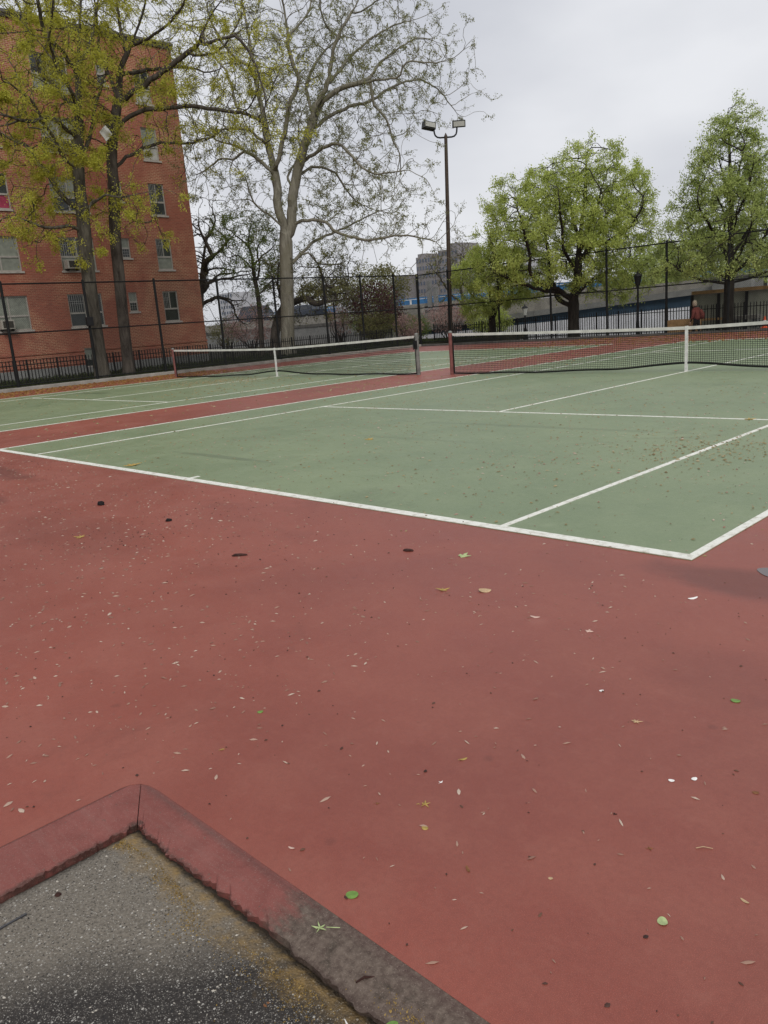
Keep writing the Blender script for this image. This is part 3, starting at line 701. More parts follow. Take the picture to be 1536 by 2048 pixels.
# ================================================================== TREES
TREES = {"T1":{"base":[-24.0,-1.08,0.0],"limbs":[[[0.0,0.01,0.2],[0.01,0.02,2.23],[0.03,0.06,3.97],[0.06,0.13,5.49],[0.1,0.2,6.6],[0.1,0.21,7.26],[0.15,0.31,8.33],[0.21,0.43,9.08],[0.28,0.59,10.19],[0.37,0.76,11.58],[0.49,1.03,13.13],[0.58,1.22,14.14],[0.68,1.42,15.31]],[[0.05,0.1,6.51],[-0.11,-0.0,6.64],[-0.45,-0.2,6.98],[-0.75,-0.32,7.38],[-1.09,-0.39,7.95],[-1.45,-0.56,8.42],[-1.72,-0.62,8.89],[-2.05,-0.79,9.28],[-2.51,-1.16,9.52],[-3.06,-1.57,9.92]],[[0.13,0.27,7.97],[0.3,-0.31,8.25],[0.67,-0.73,8.83],[0.9,-1.08,9.19],[1.13,-1.37,9.53],[1.39,-1.76,9.92],[1.6,-2.31,10.2]],[[0.17,0.36,8.59],[0.16,0.68,8.75],[-0.01,1.07,9.42],[-0.24,1.48,10.23],[-0.45,1.93,11.06],[-0.64,2.42,11.9],[-0.91,2.94,12.96]],[[0.35,0.73,11.24],[0.57,0.25,11.85],[0.71,-0.45,12.34],[1.01,-0.7,12.94],[1.25,-0.83,13.37],[1.61,-1.02,13.99]],[[0.27,0.56,10.02],[-0.54,0.32,10.87],[-1.17,0.11,11.52],[-1.43,0.03,11.82],[-2.05,0.24,12.99],[-2.47,0.34,13.76],[-2.85,0.35,14.38],[-3.28,0.41,15.16]],[[0.37,0.78,11.58],[0.09,1.49,12.57],[-0.21,2.02,13.5],[-0.49,2.42,14.36],[-0.83,2.95,15.45]],[[0.07,0.16,5.67],[0.11,-0.43,5.88],[0.13,-1.24,5.78],[0.18,-1.98,5.97],[0.22,-2.7,6.12]],[[0.23,0.47,9.13],[0.54,-0.23,9.31],[0.89,-0.9,9.55],[1.28,-1.84,9.2],[1.64,-2.67,9.19],[2.11,-3.65,9.21]],[[0.25,0.51,9.66],[0.95,0.15,10.33],[1.55,-0.57,10.93],[2.16,-1.09,11.49],[3.11,-1.3,12.11],[4.04,-1.51,12.68]],[[0.08,0.17,6.41],[0.7,0.44,6.7],[1.27,0.71,6.9],[1.75,0.95,6.75],[2.36,1.26,6.76]]]},
"T2":{"base":[-24.3,0.26,0.0],"limbs":[[[0.0,-0.0,0.18],[0.04,0.08,2.37],[0.08,0.16,4.19],[0.11,0.22,5.58],[0.21,0.41,7.45],[0.23,0.45,8.16],[0.3,0.57,9.07],[0.45,0.86,10.26],[0.53,1.03,10.86],[0.62,1.19,11.75],[0.77,1.48,12.32],[1.07,2.07,13.49],[1.24,2.39,14.36],[1.37,2.64,15.41]],[[0.53,1.02,10.56],[0.71,1.18,10.66],[1.1,1.49,10.95],[1.72,1.99,11.34],[2.33,2.49,11.74],[2.78,2.84,12.01],[3.16,3.15,12.24],[3.47,3.3,12.63],[3.81,3.45,13.11],[4.22,3.69,13.55]],[[0.35,0.68,9.49],[0.59,0.88,9.76],[0.91,1.16,10.01],[1.4,1.64,10.2],[2.12,2.37,10.19],[2.77,3.02,10.18],[3.35,3.59,9.99],[4.03,4.25,9.81]],[[0.23,0.45,8.1],[0.11,1.23,8.68],[0.06,1.81,8.92],[0.02,2.23,9.16],[-0.02,3.28,9.43],[-0.04,4.35,9.53],[-0.06,5.48,9.84],[-0.1,6.24,10.25]],[[0.6,1.16,11.68],[0.62,1.81,11.76],[0.63,2.34,11.91],[0.66,3.09,12.07],[0.71,4.31,12.29],[0.75,5.3,12.23],[0.78,6.38,12.77]],[[0.51,0.98,10.77],[-0.04,1.06,11.64],[-0.72,1.15,12.73],[-1.24,1.48,13.84],[-1.75,1.8,14.97],[-2.17,2.04,15.88]],[[4.52,2.22,11.72],[5.14,2.59,11.75],[5.83,3.0,11.8],[6.37,3.19,11.19],[6.89,3.13,10.23],[7.31,2.91,9.29]],[[4.5,3.9,9.67],[4.88,4.26,9.46],[5.24,4.54,9.02],[5.48,4.5,8.29]],[[0.84,1.61,12.58],[1.74,2.01,12.75],[2.72,2.36,13.06],[3.6,2.54,13.51],[4.42,2.55,14.08]],[[0.77,1.48,12.32],[0.29,1.61,13.43],[-0.07,1.86,14.47],[-0.49,2.17,15.73]],[[0.2,0.38,7.07],[0.11,0.79,6.52],[0.12,1.4,6.15],[0.19,2.07,6.26]],[[3.48,2.37,11.75],[3.58,2.94,11.75],[3.73,3.8,12.07],[3.77,4.6,12.98],[3.78,5.18,13.79]]]},
"T3":{"base":[-27.0,10.99,0.0],"limbs":[[[-0.02,-0.02,0.02],[0.0,0.0,0.57],[0.11,0.14,2.49],[0.2,0.26,4.52],[0.28,0.36,6.01],[0.27,0.34,6.75]],[[0.27,0.34,6.75],[0.09,0.25,7.27],[-0.08,0.4,8.83],[-0.21,0.4,9.56],[-0.49,0.37,10.9],[-0.67,0.43,12.18],[-0.86,0.43,13.21],[-1.06,0.45,14.42],[-1.24,0.5,15.63],[-1.44,0.51,16.83],[-1.65,0.52,18.02],[-1.77,0.62,19.2]],[[0.12,0.15,9.31],[0.39,0.28,9.73],[0.66,0.34,10.37],[1.04,0.44,11.18],[1.45,0.5,12.2],[1.88,0.71,12.83],[2.03,0.69,13.32],[2.04,0.29,14.16],[2.21,0.14,14.98],[2.37,-0.03,15.78],[2.56,-0.35,16.97]],[[0.27,0.34,6.26],[0.49,0.57,6.36],[0.68,0.63,7.44],[0.89,0.72,8.43],[1.2,0.95,9.39],[1.55,1.2,10.48],[1.82,1.42,11.17],[1.97,1.5,11.77],[2.28,1.77,12.39],[2.56,2.02,12.88],[2.82,2.19,13.81],[3.16,2.42,14.93],[3.68,2.88,15.85],[4.09,3.24,16.6],[4.39,3.44,17.61]],[[1.42,1.79,11.45],[2.17,2.01,12.27],[3.21,2.52,12.75],[4.34,3.12,12.83],[5.74,3.86,12.81],[6.01,3.89,13.16],[6.42,4.07,13.35],[7.48,4.6,13.07],[8.34,5.01,13.15]],[[1.4,1.77,11.17],[1.47,2.1,11.29],[1.56,2.74,11.71],[1.84,4.17,12.41],[2.14,5.42,12.73],[2.35,6.47,13.35],[2.77,8.21,14.0],[3.1,9.5,13.8],[3.23,10.47,13.15],[3.31,11.2,12.57]],[[1.0,1.27,9.55],[2.02,1.46,9.94],[3.27,1.75,10.12],[4.16,1.82,9.39],[4.91,1.84,8.71],[5.63,1.94,8.29],[6.56,2.12,8.24],[7.52,2.3,8.17]],[[0.84,1.06,8.96],[1.03,2.11,9.46],[1.27,3.29,9.23],[1.21,3.84,8.58],[1.25,4.78,7.78],[1.42,5.54,7.53]],[[0.32,0.4,6.55],[1.23,1.03,6.77],[2.03,1.58,6.63],[2.5,1.82,6.11],[3.21,2.28,5.73],[4.09,2.87,5.49],[5.15,3.58,5.61],[6.11,4.2,5.36],[6.81,4.64,5.09],[7.17,4.79,4.6]],[[0.29,0.37,4.63],[0.31,0.72,4.83],[0.33,1.45,5.34],[0.37,2.36,5.93],[0.52,3.46,6.29],[0.7,4.72,6.74],[0.89,6.03,7.28],[1.13,7.42,7.64]],[[0.82,1.04,5.28],[0.8,1.36,5.23],[0.58,2.17,4.7],[0.55,3.02,4.64],[0.53,3.84,4.64],[0.26,4.12,4.21]],[[0.22,0.28,6.51],[0.19,0.04,6.73],[0.14,-0.36,7.09],[0.04,-0.88,7.43],[0.0,-1.32,7.87],[0.12,-1.57,8.42],[0.22,-1.79,8.89],[0.18,-2.24,9.3]],[[0.1,0.13,9.08],[-0.41,0.02,9.66],[-0.97,-0.17,10.16],[-1.46,-0.36,10.52],[-2.06,-0.61,10.93],[-2.62,-0.88,11.11],[-3.11,-1.1,11.38],[-3.66,-1.35,11.71]],[[-0.58,-0.73,10.2],[-0.96,-0.87,10.34],[-1.5,-1.02,10.07],[-1.97,-1.21,10.14],[-2.45,-1.41,10.16],[-3.3,-1.68,9.78],[-4.08,-2.0,9.65]],[[-0.0,-0.0,10.63],[-0.03,-0.57,10.86],[-0.01,-1.09,11.15],[-0.09,-1.85,11.14],[-0.17,-2.63,10.99],[-0.2,-3.39,10.54],[-0.25,-4.08,10.35]],[[-0.05,-0.06,11.8],[-0.35,-0.2,11.85],[-1.13,-0.55,12.21],[-1.49,-0.59,12.73],[-1.72,-0.5,13.29],[-2.22,-0.38,14.36],[-2.91,-0.55,15.21]],[[1.49,1.89,11.87],[0.87,2.22,13.03],[0.67,2.34,13.42],[0.44,3.24,14.57],[0.37,3.93,15.26],[0.4,5.18,16.15],[0.46,5.97,16.55]],[[2.0,2.53,13.08],[2.21,3.75,14.31],[2.42,4.69,15.1],[2.74,5.9,15.91],[3.11,7.09,16.48],[3.49,8.25,16.82]],[[2.44,3.1,15.24],[2.52,2.31,15.8],[2.82,1.81,16.49],[3.23,1.26,17.31]],[[3.29,4.17,13.22],[3.11,5.37,14.32],[3.1,6.96,15.28],[3.18,8.51,16.0],[3.29,10.01,15.97]],[[3.33,4.22,12.32],[4.07,4.46,11.41],[4.54,4.41,10.37],[4.97,4.43,9.59]],[[0.7,0.88,8.47],[0.15,0.96,9.0],[-0.14,1.8,9.84],[-0.46,2.51,10.7],[-0.95,2.92,11.58]],[[2.88,3.66,16.22],[4.2,4.17,16.53],[5.26,4.53,16.93],[5.88,4.62,17.39]],[[-0.18,-0.23,14.1],[-0.32,-1.22,14.43],[-0.25,-2.03,15.16],[-0.08,-2.59,15.87],[0.2,-2.95,16.55]],[[0.95,1.21,15.51],[1.08,2.31,16.43],[1.0,3.0,17.48],[0.87,3.78,18.81]]]},
"T9":{"base":[-14.56,19.2,0.0],"limbs":[[[-0.01,-0.0,-0.34],[-0.01,-0.01,0.39],[0.01,0.01,2.05],[0.08,0.05,2.54],[0.22,0.13,3.4],[0.25,0.15,4.16],[0.32,0.2,5.08],[0.43,0.27,5.98],[0.55,0.34,6.86],[0.6,0.37,7.97],[0.65,0.4,8.84]],[[-0.01,-0.01,1.84],[-0.23,-0.01,1.95],[-0.7,-0.03,2.18],[-0.98,0.02,2.51],[-1.22,0.18,3.04],[-1.43,0.2,3.25],[-1.65,0.48,4.0],[-1.93,0.81,4.9],[-2.39,1.09,5.94],[-2.85,1.38,6.98],[-3.3,1.65,8.04]],[[-0.01,-0.0,2.07],[-0.32,-0.74,2.71],[-0.7,-1.4,2.87],[-0.87,-1.81,3.2],[-0.98,-2.14,3.53],[-0.75,-2.46,4.26],[-0.64,-2.97,5.13],[-0.53,-3.47,5.97]],[[-0.69,-0.43,2.5],[-1.21,-1.04,2.79],[-1.68,-1.61,3.08],[-2.15,-2.18,3.37],[-2.61,-2.76,3.77]],[[0.12,0.07,2.35],[0.19,0.28,2.57],[0.39,0.71,2.93],[0.77,1.38,3.26],[1.15,2.03,3.6],[1.56,2.76,4.03]],[[0.22,0.13,3.4],[0.23,-1.0,4.38],[0.55,-1.68,5.22],[0.87,-2.36,6.02],[1.24,-2.98,6.78]],[[0.24,0.15,3.93],[0.54,0.73,4.6],[0.79,1.26,5.27],[0.91,1.78,6.2],[0.94,2.22,7.13],[0.97,2.66,8.07]],[[0.27,0.17,4.16],[0.86,-0.24,5.0],[1.86,-0.8,6.16],[2.45,-1.35,7.09]],[[0.32,0.2,4.85],[-0.54,0.96,6.14],[-1.16,1.78,7.45],[-1.62,2.45,8.52]],[[0.71,0.44,4.57],[1.69,0.6,4.8],[2.66,0.71,5.23],[3.32,0.64,6.0]]]},
"T10":{"base":[-7.24,20.0,0.0],"limbs":[[[-0.03,-0.01,-0.11],[-0.03,-0.01,0.86],[-0.03,-0.01,2.12],[-0.02,-0.01,3.37],[-0.04,-0.02,5.4],[-0.12,-0.05,7.39],[-0.23,-0.09,9.15]],[[-0.03,-0.01,2.44],[-0.71,0.07,3.03],[-1.47,0.23,3.96],[-2.13,0.41,4.9]],[[-0.03,-0.01,2.54],[0.64,-0.1,3.09],[1.28,-0.24,3.82],[1.81,-0.4,4.52]],[[-0.02,-0.01,3.37],[-0.31,-0.68,4.21],[-0.58,-1.34,5.03],[-0.68,-1.87,5.8]],[[-0.02,-0.01,3.37],[0.31,0.67,4.26],[0.57,1.3,5.17],[0.67,1.77,5.99]],[[-0.02,-0.01,2.96],[-0.74,0.88,3.88],[-1.24,1.77,4.82],[-1.85,2.64,5.81]],[[-0.02,-0.01,2.96],[0.63,-0.64,3.49],[1.41,-1.67,4.35],[1.81,-2.54,5.0]],[[-0.02,-0.01,4.6],[-0.67,0.35,5.72],[-1.14,0.65,6.63],[-1.47,0.87,7.32]],[[-0.03,-0.01,4.8],[0.56,-0.33,5.49],[0.97,-0.68,6.18],[1.33,-1.17,7.02]],[[-0.05,-0.02,5.8],[-0.63,0.45,6.94],[-1.03,0.84,7.85]],[[-0.07,-0.03,6.01],[0.47,-0.46,6.86],[0.83,-0.93,7.7]],[[-0.03,-0.01,2.33],[-0.83,-0.66,2.52],[-1.47,-1.22,2.9],[-1.94,-1.66,3.37]],[[-0.03,-0.01,2.33],[0.6,0.59,2.48],[1.21,1.19,2.72]],[[-0.02,-0.01,3.78],[-0.71,1.03,4.72],[-1.06,2.1,5.66]],[[-0.02,-0.01,3.58],[0.65,-1.27,4.46],[1.13,-2.28,5.12]]]},
"T8":{"base":[-19.92,19.6,0.0],"limbs":[[[-0.03,-0.02,-0.18],[0.02,0.01,0.62],[0.02,0.02,1.28],[0.01,0.01,1.63]],[[0.01,0.01,1.63],[-0.24,0.01,2.09],[-0.6,-0.08,2.47],[-1.06,-0.21,2.88],[-1.48,-0.29,3.39],[-1.9,-0.4,3.83]],[[0.01,0.01,1.63],[0.37,-0.03,2.05],[0.63,-0.17,2.56],[0.93,-0.35,3.18],[1.29,-0.57,3.9]],[[0.06,0.05,1.89],[-0.43,0.53,2.75],[-1.03,0.91,3.6],[-1.49,1.35,4.44],[-1.96,1.78,5.31]],[[0.26,0.2,2.18],[0.64,0.89,2.53],[0.93,1.43,2.88]],[[0.15,0.12,1.4],[0.21,0.44,0.72],[0.39,0.77,1.09]]]},
"T4":{"base":[-29.5,11.11,0.0],"limbs":[[[-0.02,-0.02,0.48],[0.05,0.07,1.84],[0.06,0.08,2.92],[0.04,0.05,3.85],[-0.0,-0.01,4.65],[0.01,0.01,5.3],[-0.07,-0.09,6.09],[0.02,0.03,6.73],[0.14,0.2,7.36]],[[0.03,0.04,3.99],[-0.12,0.54,4.79],[-0.55,0.84,5.89],[-0.54,1.42,6.43],[-0.57,1.87,6.98]],[[-0.04,-0.05,4.65],[0.07,-0.55,5.17],[0.08,-1.01,5.43],[0.04,-1.64,5.3]],[[0.01,0.01,5.83],[-0.57,-0.25,6.41],[-1.07,-0.5,6.86],[-1.56,-0.79,7.04]],[[0.05,0.07,3.32],[0.86,0.37,3.91],[1.4,0.53,4.38]],[[-0.0,-0.0,4.91],[0.58,0.27,5.37],[1.13,0.57,5.7]]]},
"T5":{"base":[-28.6,11.44,0.0],"limbs":[[[-0.09,-0.12,0.44],[-0.25,0.21,1.24],[-0.34,0.64,2.04],[-0.33,1.05,2.56],[-0.24,1.43,2.76],[-0.07,2.03,2.89],[0.15,2.79,3.01],[0.37,3.59,3.38],[0.53,4.19,3.16],[0.72,4.8,3.18],[0.85,5.42,2.73]],[[0.93,1.21,2.85],[1.28,1.37,2.98],[1.78,1.56,2.67],[2.32,1.81,2.7],[2.81,2.03,2.69],[3.41,2.3,2.79]],[[1.79,2.34,3.3],[1.82,2.53,3.56],[2.03,3.07,3.4],[2.3,3.79,3.63]],[[0.38,0.5,2.59],[0.66,0.1,3.33],[1.0,-0.23,4.08],[1.51,-0.36,4.8]],[[1.62,2.11,3.14],[1.58,2.42,3.85],[1.38,2.49,4.53]]]},
"T6":{"base":[-36.0,10.74,0.0],"limbs":[[[0.0,-0.0,1.0],[-0.12,0.26,2.19],[-0.14,0.57,3.07],[-0.12,0.83,3.65],[-0.11,1.2,4.53],[-0.15,1.47,5.42],[-0.19,1.85,6.59],[-0.16,2.36,7.77]],[[0.25,0.41,3.11],[0.65,0.75,3.31],[1.08,1.1,3.5],[1.55,1.52,3.57],[2.0,1.89,3.32],[2.58,2.4,3.32]],[[1.12,1.81,3.59],[1.23,2.4,3.14],[1.13,2.63,2.45],[1.19,3.08,1.97]],[[0.36,0.58,3.75],[0.74,0.91,4.32],[0.97,1.14,4.5],[1.4,1.59,4.6],[2.03,2.26,4.73],[2.65,2.92,4.78]],[[0.78,1.27,4.51],[0.93,1.95,4.96],[1.19,2.87,4.98],[1.36,3.51,5.1]],[[0.49,0.79,4.78],[0.54,1.35,5.2],[0.68,2.17,5.33],[0.86,3.13,5.15]],[[0.6,0.97,5.35],[1.19,1.2,5.86],[2.01,1.61,6.34],[2.58,1.82,6.84]],[[0.81,1.3,6.76],[0.45,1.24,7.66],[0.27,1.42,8.55]],[[0.87,1.41,7.04],[0.83,2.09,7.92],[0.53,2.25,8.82]]]}}
def resample(pts, step):
    pts = np.array(pts, float)
    if len(pts) > 2:                                   # Catmull-Rom through the traced joints
        P = np.vstack([2*pts[0]-pts[1], pts, 2*pts[-1]-pts[-2]]); out = []
        for i in range(1, len(P)-2):
            for t in np.linspace(0, 1, 8, endpoint=False):
                a, b, c, d = P[i-1], P[i], P[i+1], P[i+2]
                out.append(0.5*((2*b)+(-a+c)*t+(2*a-5*b+4*c-d)*t*t+(-a+3*b-3*c+d)*t**3))
        out.append(pts[-1]); pts = np.array(out)
    s = np.concatenate([[0], np.cumsum(np.linalg.norm(np.diff(pts, axis=0), axis=1))])
    n = max(2, int(s[-1]/step)+1); q = np.linspace(0, s[-1], n)
    return np.stack([np.interp(q, s, pts[:, k]) for k in range(3)], 1)
def grow(limbs, attr, step, di, dk, iters, rng, trop=(0, 0, 0.05), wander=0.25, cap=9000, mom=0.35):
    pos = []; par = []
    for li, L in enumerate(limbs):
        q = resample(L, step)
        if li == 0: start = -1; pos.append(q[0]); par.append(-1); idx = 0; q = q[1:]
        else:
            P = np.array(pos); idx = int(np.argmin(((P-q[0])**2).sum(1))); q = q[1:]
        for p in q:
            pos.append(p + (rng.normal(0, 0.02, 3) if li else 0)); par.append(idx); idx = len(pos)-1
    A = np.array(attr); near = np.full(len(A), -1); nd = np.full(len(A), 1e9); alive = np.ones(len(A), bool)
    def update(new_idx):
        P = np.array([pos[i] for i in new_idx])
        ids = np.where(alive)[0]
        for c in range(0, len(ids), 1500):
            s = ids[c:c+1500]; d = np.sqrt(((A[s][:, None]-P[None])**2).sum(2)); j = d.argmin(1); m = d[np.arange(len(s)), j]
            b = m < nd[s]; near[s[b]] = np.array(new_idx)[j[b]]; nd[s[b]] = m[b]
        alive[nd < dk] = False
    update(list(range(len(pos))))
    tr = np.array(trop); kids = {}
    for it in range(iters):
        act = np.where(alive & (nd < di))[0]
        if len(act) == 0: break
        new = []
        order = np.argsort(near[act]); act = act[order]; ns = near[act]; cut = np.flatnonzero(np.diff(ns))+1
        for grp in np.split(act, cut):
            i = int(near[grp[0]]); v = A[grp]-np.array(pos[i]); v /= np.linalg.norm(v, axis=1)[:, None]+1e-9
            d = v.mean(0); l = np.linalg.norm(d)
            if l < 0.15: d = v[0]
            d = d/(np.linalg.norm(d)+1e-9)
            if par[i] >= 0:
                pd = np.array(pos[i])-np.array(pos[par[i]]); pd /= np.linalg.norm(pd)+1e-9; d = d+mom*pd
            d = d+tr+rng.normal(0, wander, 3); d /= np.linalg.norm(d)
            p = np.array(pos[i])+d*step
            ks = kids.setdefault(i, [])
            if len(ks) >= 3 or any(((p-k)**2).sum() < (0.3*step)**2 for k in ks): alive[grp[0]] = False; continue
            ks.append(p); pos.append(p); par.append(i); new.append(len(pos)-1)
        if new: update(new)
        if len(pos) > cap: break
    return np.array(pos), np.array(par)
def radii(par, r0, rt):
    n = len(par); tips = np.zeros(n); kid = np.zeros(n, int)
    for i in range(n-1, 0, -1):
        if kid[i] == 0: tips[i] = max(tips[i], 1)
        tips[par[i]] += tips[i]; kid[par[i]] += 1
    e = math.log(max(tips[0], 2))/math.log(r0/rt)
    return rt*np.maximum(tips, 1)**(1/e), tips, kid
def skin_tree(pos, par, rad, tips, flare=0.0):
    """tapered tube segments; a side shoot starts with its own radius at the parent's centre"""
    n = len(pos); main = np.full(n, -1)
    for i in range(1, n):
        p = par[i]
        if main[p] < 0 or tips[i] > tips[main[p]]: main[p] = i
    d = np.zeros((n, 3)); d[1:] = pos[1:]-pos[par[1:]]; d[0] = d[main[0]] if main[0] > 0 else (0, 0, 1)
    d /= np.linalg.norm(d, axis=1)[:, None]+1e-9
    dd = d.copy()
    for i in range(n):
        if main[i] > 0: dd[i] = d[i]+d[main[i]]
    dd /= np.linalg.norm(dd, axis=1)[:, None]+1e-9
    rad = rad.copy()
    if flare: rad *= 1+flare*np.exp(-np.maximum(pos[:, 2]-0.05, 0)/0.35)
    fr = np.zeros((n, 3)); fr[0] = (1, 0, 0)
    for i in range(1, n):                      # carry the ring frame along each branch so that rings never twist
        a = fr[par[i]]; a = a-dd[i]*(a@dd[i]); l = math.sqrt(a@a)
        if l < 1e-3: a = np.cross(dd[i], (0.3, 0.5, 0.8)); l = math.sqrt(a@a)
        fr[i] = a/l
    V = []; F = []; C = []; base = 0
    ids = np.arange(1, n)
    for lo, hi, k in ((0, 0.02, 3), (0.02, 0.06, 5), (0.06, 9, 12)):
        s = ids[(rad[1:] >= lo) & (rad[1:] < hi)]
        if len(s) == 0: continue
        p = par[s]; ismain = main[p] == s
        cs, rs, ds = pos[p], np.where(ismain, rad[p], np.minimum(rad[s]*1.25, rad[p])), np.where(ismain[:, None], dd[p], d[s])
        th = 2*np.pi*np.arange(k)/k
        def ring(c, r, dr, f0):
            a = f0-dr*(f0*dr).sum(1)[:, None]; a /= np.linalg.norm(a, axis=1)[:, None]+1e-9; b = np.cross(dr, a)
            return c[:, None]+r[:, None, None]*(a[:, None]*np.cos(th)[None, :, None]+b[:, None]*np.sin(th)[None, :, None])
        r0 = ring(cs, rs, ds, np.where(ismain[:, None], fr[p], fr[s])); r1 = ring(pos[s], rad[s], dd[s], fr[s])
        v = np.concatenate([r0, r1], 1).reshape(-1, 3)
        j = np.arange(k); j2 = (j+1) % k
        q = np.stack([j, j2, k+j2, k+j], 1)[None]+(np.arange(len(s))*2*k)[:, None, None]+base
        V.append(v); F.append(q.reshape(-1, 4)); C.append(np.full(len(s)*k, 4)); base += len(v)
    return np.concatenate(V), np.concatenate(F), np.concatenate(C)
def leaves_mesh(name, c, size, rng, droop=0.3, aspect=0.55, out=None):
    n = len(c); d = rng.normal(0, 1, (n, 3)); d[:, 2] -= droop*1.5
    if out is not None: d += out*0.8
    d /= np.linalg.norm(d, axis=1)[:, None]
    u = rng.normal(0, 1, (n, 3)); w = np.cross(d, u); w /= np.linalg.norm(w, axis=1)[:, None]+1e-9; nn = np.cross(d, w)
    L = (size*rng.uniform(0.6, 1.35, n))[:, None]; W = L*aspect*0.5
    v = np.stack([c, c+d*L*0.5+w*W+nn*W*0.35, c+d*L, c+d*L*0.5-w*W+nn*W*0.35], 1).reshape(-1, 3)
    f = np.array([[0, 1, 2], [0, 2, 3]])[None]+(np.arange(n)*4)[:, None, None]
    me = mesh_np(name, v, f.reshape(-1, 3), np.full(2*n, 3))
    at = me.attributes.new('rnd', 'FLOAT', 'FACE'); cl = 0.5+0.22*np.sin(c[:, 0]*2.1+c[:, 2]*1.3)+0.22*np.sin(c[:, 1]*2.7-c[:, 2]*1.9+1)
    r = np.clip(0.45*cl+0.55*rng.uniform(0, 1, n), 0, 1)
    at.data.foreach_set('value', np.repeat(r, 2).astype(np.float32)); return me
def ell(n, c, r, rng, shell=0.0):
    v = rng.normal(0, 1, (n, 3)); v /= np.linalg.norm(v, axis=1)[:, None]
    t = rng.uniform(shell**3, 1, n)**(1/3); return np.array(c)+v*t[:, None]*np.array(r)
def along(limbs, n, sig, rng, lo=0.35, skip=1):
    pts = []
    for L in limbs[skip:]:
        q = resample(L, 0.25); q = q[int(len(q)*lo):]
        if len(q): pts.append(q)
    q = np.concatenate(pts); k = rng.integers(0, len(q), n); return q[k]+rng.normal(0, sig, (n, 3))
def view_axes(base):
    d = np.array([base[0]-CAM_POS.x, base[1]-CAM_POS.y]); d /= np.linalg.norm(d); return np.array([d[1], -d[0], 0]), np.array([d[0], d[1], 0])
def loc_ell(n, base, u, v, z, ru, rv, rz, rng, shell=0.0):
    """ellipsoid of points, given along the tree's own left-right and front-back axes"""
    U, W = view_axes(base); p = ell(n, (0, 0, 0), (1, 1, 1), rng, shell)
    return U*(u+p[:, :1]*ru)+W*(v+p[:, 1:2]*rv)+np.array([0, 0, 1])*(z+p[:, 2:]*rz)
def tree(key, name, label, attr_fn, r0, rt, bark, leafmat, nleaf, size, zbase=0.0, step=0.3, di=2.2, dk=0.42, iters=40, seed=1, trop=(0, 0, 0.05), twig=2, twig_len=0.35,
         spread=0.16, droop=0.3, aspect=0.55, maxtips=3, group='trees around the courts', flare=0.35, cap=9000, wander=0.25, clump=0.6, mom=0.5):
    T = TREES[key]; rng = np.random.default_rng(seed); base = np.array(T['base'])
    limbs = [np.array(l, float) for l in T['limbs']]
    limbs[0] = limbs[0].copy(); limbs[0][0, 2] = min(limbs[0][0, 2], -0.15)
    attr = attr_fn(base, limbs, rng)
    pos, par = grow(limbs, attr, step, di, dk, iters, rng, trop, wander, cap, mom)
    n0 = len(pos); kid = np.zeros(n0, int)
    np.add.at(kid, par[1:], 1)
    P = [pos]; Q = [par]; n = n0
    ends = np.where(kid == 0)[0]; src = np.repeat(ends, twig); mid = np.where((kid > 0) & (pos[:, 2] > 2.2))[0]
    for lv in range(2):
        allp = np.concatenate(P)
        dd = allp[src]-allp[np.concatenate(Q)[src]]; dd /= np.linalg.norm(dd, axis=1)[:, None]+1e-9
        nd = dd*0.8+rng.normal(0, 0.55, (len(src), 3)); nd[:, 2] -= 0.12*droop; nd /= np.linalg.norm(nd, axis=1)[:, None]
        P.append(allp[src]+nd*(twig_len*rng.uniform(0.5, 1.2, len(src)))[:, None]); Q.append(src); src = np.arange(n, n+len(src)); n += len(src)
    pos = np.concatenate(P); par = np.concatenate(Q)
    rad, tips, kid = radii(par, r0, rt)
    root = tag(empty(name, (base[0], base[1], zbase)), label, 'tree', group)
    v, f, c = skin_tree(pos, par, rad, tips, flare)
    tr = link('trunk', mesh_np('trunk', v, f, c, True), bark, root)
    tr['label'] = 'trunk and branches'
    if nleaf:
        cand = np.where((tips <= maxtips) & (pos[:, 2] > 1.2))[0]
        ph = rng.uniform(0, 6.28, 6); pc = pos[cand]; fld = np.sin(pc[:, 0]*3.1+pc[:, 2]*1.7+ph[0])+np.sin(pc[:, 1]*2.6-pc[:, 2]*2.3+ph[1])+np.sin(pc[:, 2]*3.7+pc[:, 0]*1.2-pc[:, 1]*1.6+ph[2])
        w = 1/np.maximum(tips[cand], 1)*np.exp(clump*(0.8*fld+rng.normal(0, 0.8, len(cand)))); k = rng.choice(cand, nleaf, p=w/w.sum())
        t = rng.uniform(0, 1, nleaf)[:, None]
        c = pos[k]*t+pos[par[k]]*(1-t)+rng.normal(0, spread, (nleaf, 3))
        o = link('crown', leaves_mesh('crown', c, np.full(nleaf, size), rng, droop, aspect), leafmat, root); o['kind'] = 'stuff'
    return root, pos, rad

